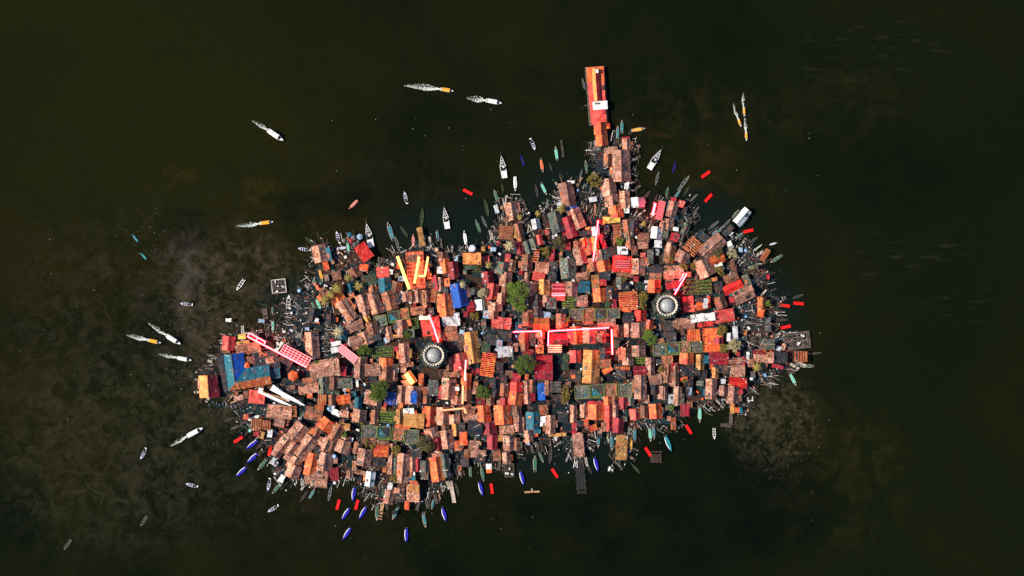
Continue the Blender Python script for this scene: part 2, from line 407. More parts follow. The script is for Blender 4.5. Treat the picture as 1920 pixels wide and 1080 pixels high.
# ------------------------------------------------------------------ plants
def tree(px, py, r, leaf, base, name='tree', cat='tree', label=None, dens=1.0, hgt=None):
    rr = r*S*1.08; OCC.append((px, py, r*1.7, r*1.7, 0)); h = hgt or max(3.6, rr*1.6)
    t = thing(name, px, py, random.uniform(0, 360), base, cat, 'leafy trees among the roofs', label)
    tr = MB().lathe([(rr*.1+.1, 0), (rr*.07+.07, h*.4), (rr*.05, h*.75)], 8)
    cl = []
    for k in range(int(9+rr*5)):
        a = random.uniform(0, 6.28); q = rr*.88*math.sqrt(random.random())*random.choice((1, 1, 1, 1.12)); 
        cz = h*.62+h*.42*(1-(q/rr)**2)*random.uniform(.5, 1.05)
        cl.append((q*math.cos(a)*random.uniform(.85, 1.1), q*math.sin(a), cz, rr*random.uniform(.16, .30)))
    for x, y, z, c in cl[:7]: tr.bar((0, 0, h*.45), (x*.8, y*.8, z*.92), .08, 5)
    tr.build('trunk', M['trunk'], t)
    lf = MB()
    for x, y, z, c in cl:
        for _ in range(int(85*dens)):
            v = Vector((random.gauss(0, 1), random.gauss(0, 1), random.gauss(0, .8))).normalized()*c*random.uniform(.45, 1.15)
            lf.leaf((x+v.x, y+v.y, z+v.z), random.uniform(.15, .33)*(.7+rr*.06))
    lf.build('crown', M[leaf], t)
def palm(px, py, r, mat, base, n=13, label=None):
    rr = r*S; h = random.uniform(5, 6.5)
    t = thing('palm_tree', px, py, random.uniform(0, 360), base, 'palm tree', 'palm trees among the roofs', label)
    tr = MB(); pts = [(0.5*(1-i/5)**2, 0, h*i/5) for i in range(6)]
    for a, b in zip(pts, pts[1:]): tr.bar(a, b, .16, 7)
    tr.build('trunk', M['trunk'], t)
    cr = MB()
    for k in range(n):
        a = 6.283*k/n+random.uniform(-.2, .2); ln = rr*random.uniform(.75, 1.1); up = random.uniform(.1, .55); prev = None
        seg = 7
        for i in range(seg+1):
            q = i/seg; d = ln*q; z = h+ln*(up*q-.85*q*q); wd = .42*math.sin(math.pi*min(1, q*.85+.12))*(.5+rr*.12)
            p = Vector((d*math.cos(a), d*math.sin(a), z)); s_ = Vector((-math.sin(a), math.cos(a), 0))
            cur = (p, s_*wd)
            if prev:
                for sd in (-1, 1):
                    cr.add([prev[0], prev[0]+prev[1]*sd-Vector((0, 0, .14)), cur[0]+cur[1]*sd*.75-Vector((0, 0, .14)), cur[0]], [(0, 1, 2, 3)])
            prev = cur
    cr.build('crown', M[mat], t)

# ------------------------------------------------------------------ boats
def hull(L, W, Hh, nose=.38, stern=.75, n=12, wall=.1, floor=.25, bowp=1.6):
    """outer shell with rim, and the inner surface; bow towards +y"""
    st = []
    for i in range(n+1):
        q = i/n; y = -L/2+L*q
        if q < 1-nose: hw = W/2*(stern+(1-stern)*math.sin(min(1, q/(1-nose))*math.pi/2))
        else: hw = W/2*max(.02, (1-((q-(1-nose))/nose)**bowp))
        rise = Hh*(1+.45*max(0, (q-.55)/.45)**2)
        st.append((y, hw, rise))
    sh = MB(); vs = []
    for y, hw, z in st:
        iw = max(.01, hw-wall); vs += [(-hw*.55, y, -.15), (-hw, y, z), (-iw, y, z), (-iw*.92, y, floor), (iw*.92, y, floor), (iw, y, z), (hw, y, z), (hw*.55, y, -.15)]
    fs = []; fin = []
    for i in range(n):
        a, b = i*8, i*8+8
        for k in (0, 1, 5, 6): fs.append((a+k, a+k+1, b+k+1, b+k))
        for k in (2, 3, 4): fin.append((a+k, a+k+1, b+k+1, b+k))
    fs.append((0, 7, 6, 5, 4, 3, 2, 1))
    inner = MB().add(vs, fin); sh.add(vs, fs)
    return sh, inner, st
def wid(st, y):
    for (y0, w0, z0), (y1, w1, z1) in zip(st, st[1:]):
        if y0 <= y <= y1: t = (y-y0)/(y1-y0); return w0*(1-t)+w1*t, z0*(1-t)+z1*t
    return st[-1][1], st[-1][2]
def plank(st, y0, y1, inset, dz, n=8, th=.06, x0=-1, x1=1):
    mb = MB(); vs = []; 
    for i in range(n+1):
        y = y0+(y1-y0)*i/n; w, z = wid(st, y); w = max(.01, w-inset)
        vs += [(w*x0, y, z+dz), (w*x1, y, z+dz), (w*x1, y, z+dz+th), (w*x0, y, z+dz+th)]
    fs = [(3, 2, 1, 0), tuple(n*4+k for k in range(4))]
    for i in range(n):
        a, b = i*4, i*4+4
        for k in range(4): fs.append((a+k, a+(k+1) % 4, b+(k+1) % 4, b+k))
    return mb.add(vs, fs)
def canopy_mesh(W, y0, y1, z, crown=.35, ribs=0):
    mb = MB(); n = 6; m = max(4, ribs*2); vs = []; fs = []
    for j in range(m+1):
        y = y0+(y1-y0)*j/m
        bump = .10 if ribs and j % 2 else 0
        for i in range(n+1):
            q = i/n*2-1; vs.append((q*W/2, y, z+crown*(1-q*q)-bump))
    for j in range(m):
        for i in range(n):
            a = j*(n+1)+i; fs.append((a, a+1, a+n+2, a+n+1))
    k = len(vs); vs += [(x, y, q-.06) for x, y, q in vs]; fs += [tuple(i+k for i in f[::-1]) for f in fs]
    return mb.add(vs, fs)
def outboard(t, L, tilt=0, mat='white', hh=.6):
    o = MB().box(0, -L/2-.28, hh, .42, .55, .5); o.box(0, -L/2-.25, -.2, .14, .2, hh+.2)
    return o.build('outboard_motor', M[mat], t)
BOATGRP = {}
def mk_covered(canmat):
    L, W = 7.5, 1.9; t = thing('motorboat', 0, 0, 0, '', 'motorboat', 'covered motorboats crossing the lagoon', 'x')
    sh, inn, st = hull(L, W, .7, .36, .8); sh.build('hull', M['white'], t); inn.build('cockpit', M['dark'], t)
    plank(st, L*.30, L/2-.1, .06, .0).build('bow_deck', M['white'], t)
    y0, y1 = -L*.36, L*.2
    seg = 3 if canmat == 'white' else 1
    for i in range(seg):
        a = y0+(y1-y0)*i/seg; b = y0+(y1-y0)*(i+1)/seg-(.12 if seg > 1 else 0)
        c = canopy_mesh(W*.98, a, b, 2.0, .22, 4 if seg == 1 else 0); c.build('canopy', M[canmat], t)
    for sx in (-1, 1):
        for yy in (y0+.1, y1-.1): MB().bar((sx*W*.42, yy, .5), (sx*W*.42, yy, 2.02), .04).build('canopy_post', M['grey'], t)
    plank(st, -L/2+.05, -L*.40, .1, -.05).build('stern_seat', M['white'], t)
    outboard(t, L); return t
def mk_skiff():
    L, W = 4.6, 1.55; t = thing('skiff', 0, 0, 0, '', 'skiff', 'small pale skiffs with lifted outboards', 'x')
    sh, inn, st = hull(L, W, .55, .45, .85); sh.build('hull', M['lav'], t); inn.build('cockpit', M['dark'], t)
    plank(st, L*.18, L/2-.05, .05, .0).build('bow_deck', M['lav'], t)
    for y in (-.9, 0.1): plank(st, y-.17, y+.17, .05, -.12).build('seat', M['lav'], t)
    ob = MB().box(.25, -L/2-1.1, .35, 1.0, .42, .3); ob.bar((-.25, -L/2-.9, .45), (-.25, -L/2+.1, .5), .08)
    ob.build('outboard_motor', M['white'], t); return t
def mk_row(mat='white', seats=4, L=6.6):
    W = 1.7; t = thing('rowing_boat', 0, 0, 0, '', 'rowing boat', 'open rowing boats', 'x')
    sh, inn, st = hull(L, W, .6, .36, .8, wall=.2); sh.build('hull', M[mat], t); inn.build('cockpit', M['dark'], t)
    plank(st, L*.33, L/2-.05, .05, 0).build('bow_deck', M[mat], t)
    for i in range(seats):
        y = -L*.36+L*.62*i/(seats-1); plank(st, y-.16, y+.16, .06, -.1).build('seat', M[mat], t)
    return t
def mk_raft():
    L, W = 4.4, 1.25; t = thing('pontoon_raft', 0, 0, 0, '', 'raft', 'bright red floating rafts', 'x')
    MB().box(0, 0, -.2, W, L, .62).build('hull', M['redp'], t)
    f = MB()
    for s in (-1, 1): f.box(s*(W/2-.06), 0, .42, .12, L, .12); f.box(0, s*(L/2-.06), .42, W-.24, .12, .12)
    f.build('gunwale', M['redp'], t)
    d = MB()
    for i in range(5): d.box(0, (i-2)*.8, .42, W-.3, .55, .035)
    d.build('deck_boards', M['redp'], t); return t
def mk_blue(mat='blue'):
    L, W = 6.6, 1.75; t = thing('covered_canoe', 0, 0, 0, '', 'canoe', 'tarpaulin covered canoes on moorings', 'x')
    sh, inn, st = hull(L, W, .6, .55, .55, wall=.12, bowp=1.7); sh.build('hull', M[mat], t); inn.build('cockpit', M['dark'], t)
    plank(st, -L/2+.15, L/2-.15, .03, .03, 12, x0=-1, x1=.62).build('tarpaulin', M[mat], t)
    plank(st, -L*.44, L*.36, .0, .10, 12, .05, x0=.64, x1=1.04).build('gunwale_board', M['white'], t)
    mp = MB()
    for q in (-.5, 0, .5): mp.bar((q, -L/2-.25, -.2), (q*1.3, -L/2-.45, 1.1), .07)
    mp.build('mooring_stake', M['pale'], t); return t
def mk_canopied(mat, hullm='pale'):
    L, W = 7.0, 1.65; t = thing('longboat', 0, 0, 0, '', 'longboat', 'canopied longboats moored around the village', 'x')
    sh, inn, st = hull(L, W, .6, .42, .7, wall=.16); sh.build('hull', M[hullm], t); inn.build('cockpit', M['dark'], t)
    plank(st, L*.36, L/2-.05, .08, 0).build('bow_deck', M[hullm], t)
    c = plank(st, -L*.42, L*.26, .16, .06, 10); c.build('canopy', M[mat], t)
    for i in range(4): y = -L*.38+L*.6*i/3; w, z = wid(st, y); MB().box(0, y, z+.12, w*1.7, .07, .06).build('canopy_rib', M[hullm], t)
    q = MB(); q.bar((-.25, -L/2-.1, .1), (-.3, -L/2-.6, .7), .06); q.bar((.25, -L/2-.1, .1), (.3, -L/2-.6, .7), .06); q.build('tiller', M['pale'], t)
    return t
def mk_ferry():
    L, W = 11.5, 3.1; t = thing('ferry_boat', 0, 0, 0, '', 'ferry', 'white ferries with open sterns', 'x')
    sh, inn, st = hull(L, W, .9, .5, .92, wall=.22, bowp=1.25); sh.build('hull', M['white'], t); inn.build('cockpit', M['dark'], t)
    plank(st, -L/2-.0, -L*.18, .02, .12).build('stern_deck', M['white'], t)
    MB().box(0, -.6, .6, W*.62, 1.5, 1.2).build('cabin', M['dark'], t)
    MB().box(.2, -.2, 1.85, W*.3, .7, .1).build('cabin_roof', M['white'], t)
    MB().lathe([(.75, .9), (.7, 1.05), (.5, 1.15)], 14, 0, L*.17).build('hatch', M['grey'], t)
    for y in (L*.05, L*.28): plank(st, y-.14, y+.14, .1, 0).build('seat', M['white'], t)
    r = MB()
    for s in (-1, 1): r.bar((s*W*.46, -L/2+.1, 1.5), (s*W*.46, -L*.2, 1.5), .06); r.bar((s*W*.46, -L/2+.1, .9), (s*W*.46, -L/2+.1, 1.5), .06)
    r.build('railing', M['grey'], t)
    MB().bar((0, L/2-.1, 1.2), (0, L/2+2.2, 1.5), .07).build('bowsprit', M['plank'], t); return t
def mk_outline(mat):
    L, W = 7.5, 1.25; t = thing('dugout_canoe', 0, 0, 0, '', 'dugout canoe', 'slim dark dugout canoes', 'x')
    sh, inn, st = hull(L, W, .45, .5, .3, wall=.13, bowp=1.8); sh.build('hull', M[mat], t); inn.build('cockpit', M['dark'], t)
    for y in (-1.6, .2, 1.8): plank(st, y-.09, y+.09, .1, -.1).build('seat', M[mat], t)
    return t
def mk_closed(mat):
    L, W = 6.8, 1.6; t = thing('decked_boat', 0, 0, 0, '', 'decked boat', 'fully decked boats at moorings', 'x')
    sh, inn, st = hull(L, W, .6, .5, .7, bowp=1.8); sh.build('hull', M[mat], t)
    plank(st, -L/2+.1, L/2-.1, .1, .0, 12).build('deck', M[mat], t)
    MB().box(0, L*.32, .72, .5, .7, .12).build('hatch', M['dark'], t); MB().box(0, -L*.1, .68, .16, L*.6, .1).build('keel_board', M['grey'], t); return t
PROTO = {}
def boat(kind, px, py, head, Lpx, base):
    made = False
    if kind not in PROTO:
        k, _, a = kind.partition(':')
        PROTO[kind] = {'cov': mk_covered, 'ski': lambda *_: mk_skiff(), 'row': lambda a='white': mk_row(a or 'white'), 'raf': lambda *_: mk_raft(), 'blu': mk_blue,
                       'can': mk_canopied, 'fer': lambda *_: mk_ferry(), 'out': mk_outline, 'clo': mk_closed}[k](a) if a else \
                      {'ski': mk_skiff, 'raf': mk_raft, 'fer': mk_ferry, 'row': mk_row, 'blu': mk_blue}[k]()
        made = True
    ref = {'cov': 7.5, 'ski': 5.9, 'row': 6.6, 'raf': 4.4, 'blu': 6.6, 'can': 7.0, 'fer': 12.5, 'out': 7.5, 'clo': 6.8}[kind[:3]]
    s = Lpx*S/ref
    if made:
        o = PROTO[kind]; x, y = P(px, py); o.location = (x, y, .05); o.rotation_euler = (0, 0, -R(head)); o.scale = (s,)*3
        ITEMS.append((o, base, px, py))
    else: o = copy_thing(PROTO[kind], px, py, head, base, s)
    return o
def wake(px, py, head, L, wd, label, strong=1.0, mat='foam'):
    """churned water and flecks of foam trailing behind (px,py)"""
    mb = MB(); a = R(head); fx, fy = math.sin(a), math.cos(a); x0, y0 = P(px, py); bend = random.choice((-1, 1))*random.uniform(.02, .05)
    def pt(q, lat): d = L*S*q; l2 = lat+bend*L*S*q*q; return x0-fx*d+fy*l2, y0-fy*d-fx*l2
    prof = lambda q: wd*S*.62*(.12+.88*math.sin(min(1, q/.42)*1.57)**1.5)*(1-.75*max(0, (q-.42)/.58))
    for i in range(int(L*4.2*strong)):
        q = random.random()**1.25; w = prof(q); side = 1 if random.random() < .7 else -1
        lat = side*w*random.uniform(.75, 1.12) if random.random() < .5 else random.uniform(-.6, 1)*w
        x, y = pt(q, lat); s = random.uniform(.12, .36)*(1.25-q)
        mb.box(x, y, .0+random.uniform(0, .04), s*2.0, s*.55, .04, -a+1.57+random.uniform(-.9, .9))
    for st_ in range(int(L*.75)):                       # comb of short crests thrown to one side
        q = .08+.88*st_/(L*.75)+random.uniform(-.02, .02); w = prof(q); l0 = w*random.uniform(-.3, .2); l1 = w*random.uniform(.7, 1.1); th = .16
        p0, p1 = pt(q, l0), pt(q+.03, l1); k = pt(q+.012, l1); k0 = pt(q-.012*(1.1-q), l0)
        mb.add([(*p0, .02), (*k0, .02), (*k, .02), (*p1, .02)], [(0, 1, 2, 3)])
    m = 16; vs = []; fs = []
    for i in range(m+1):
        q = i/m*.32; w = prof(q)*(1-q*2.8)*random.uniform(.4, 1.1); p0, p1 = pt(q, w*.9), pt(q, -w*.5); vs += [(*p0, -.01), (*p1, -.01)]
    for i in range(m): fs.append((2*i, 2*i+1, 2*i+3, 2*i+2))
    mb.add(vs, fs)
    o = mb.build('wake_foam', M[mat]); tag(o, label, 'wake', 'foam wakes behind moving boats', 'stuff'); return o
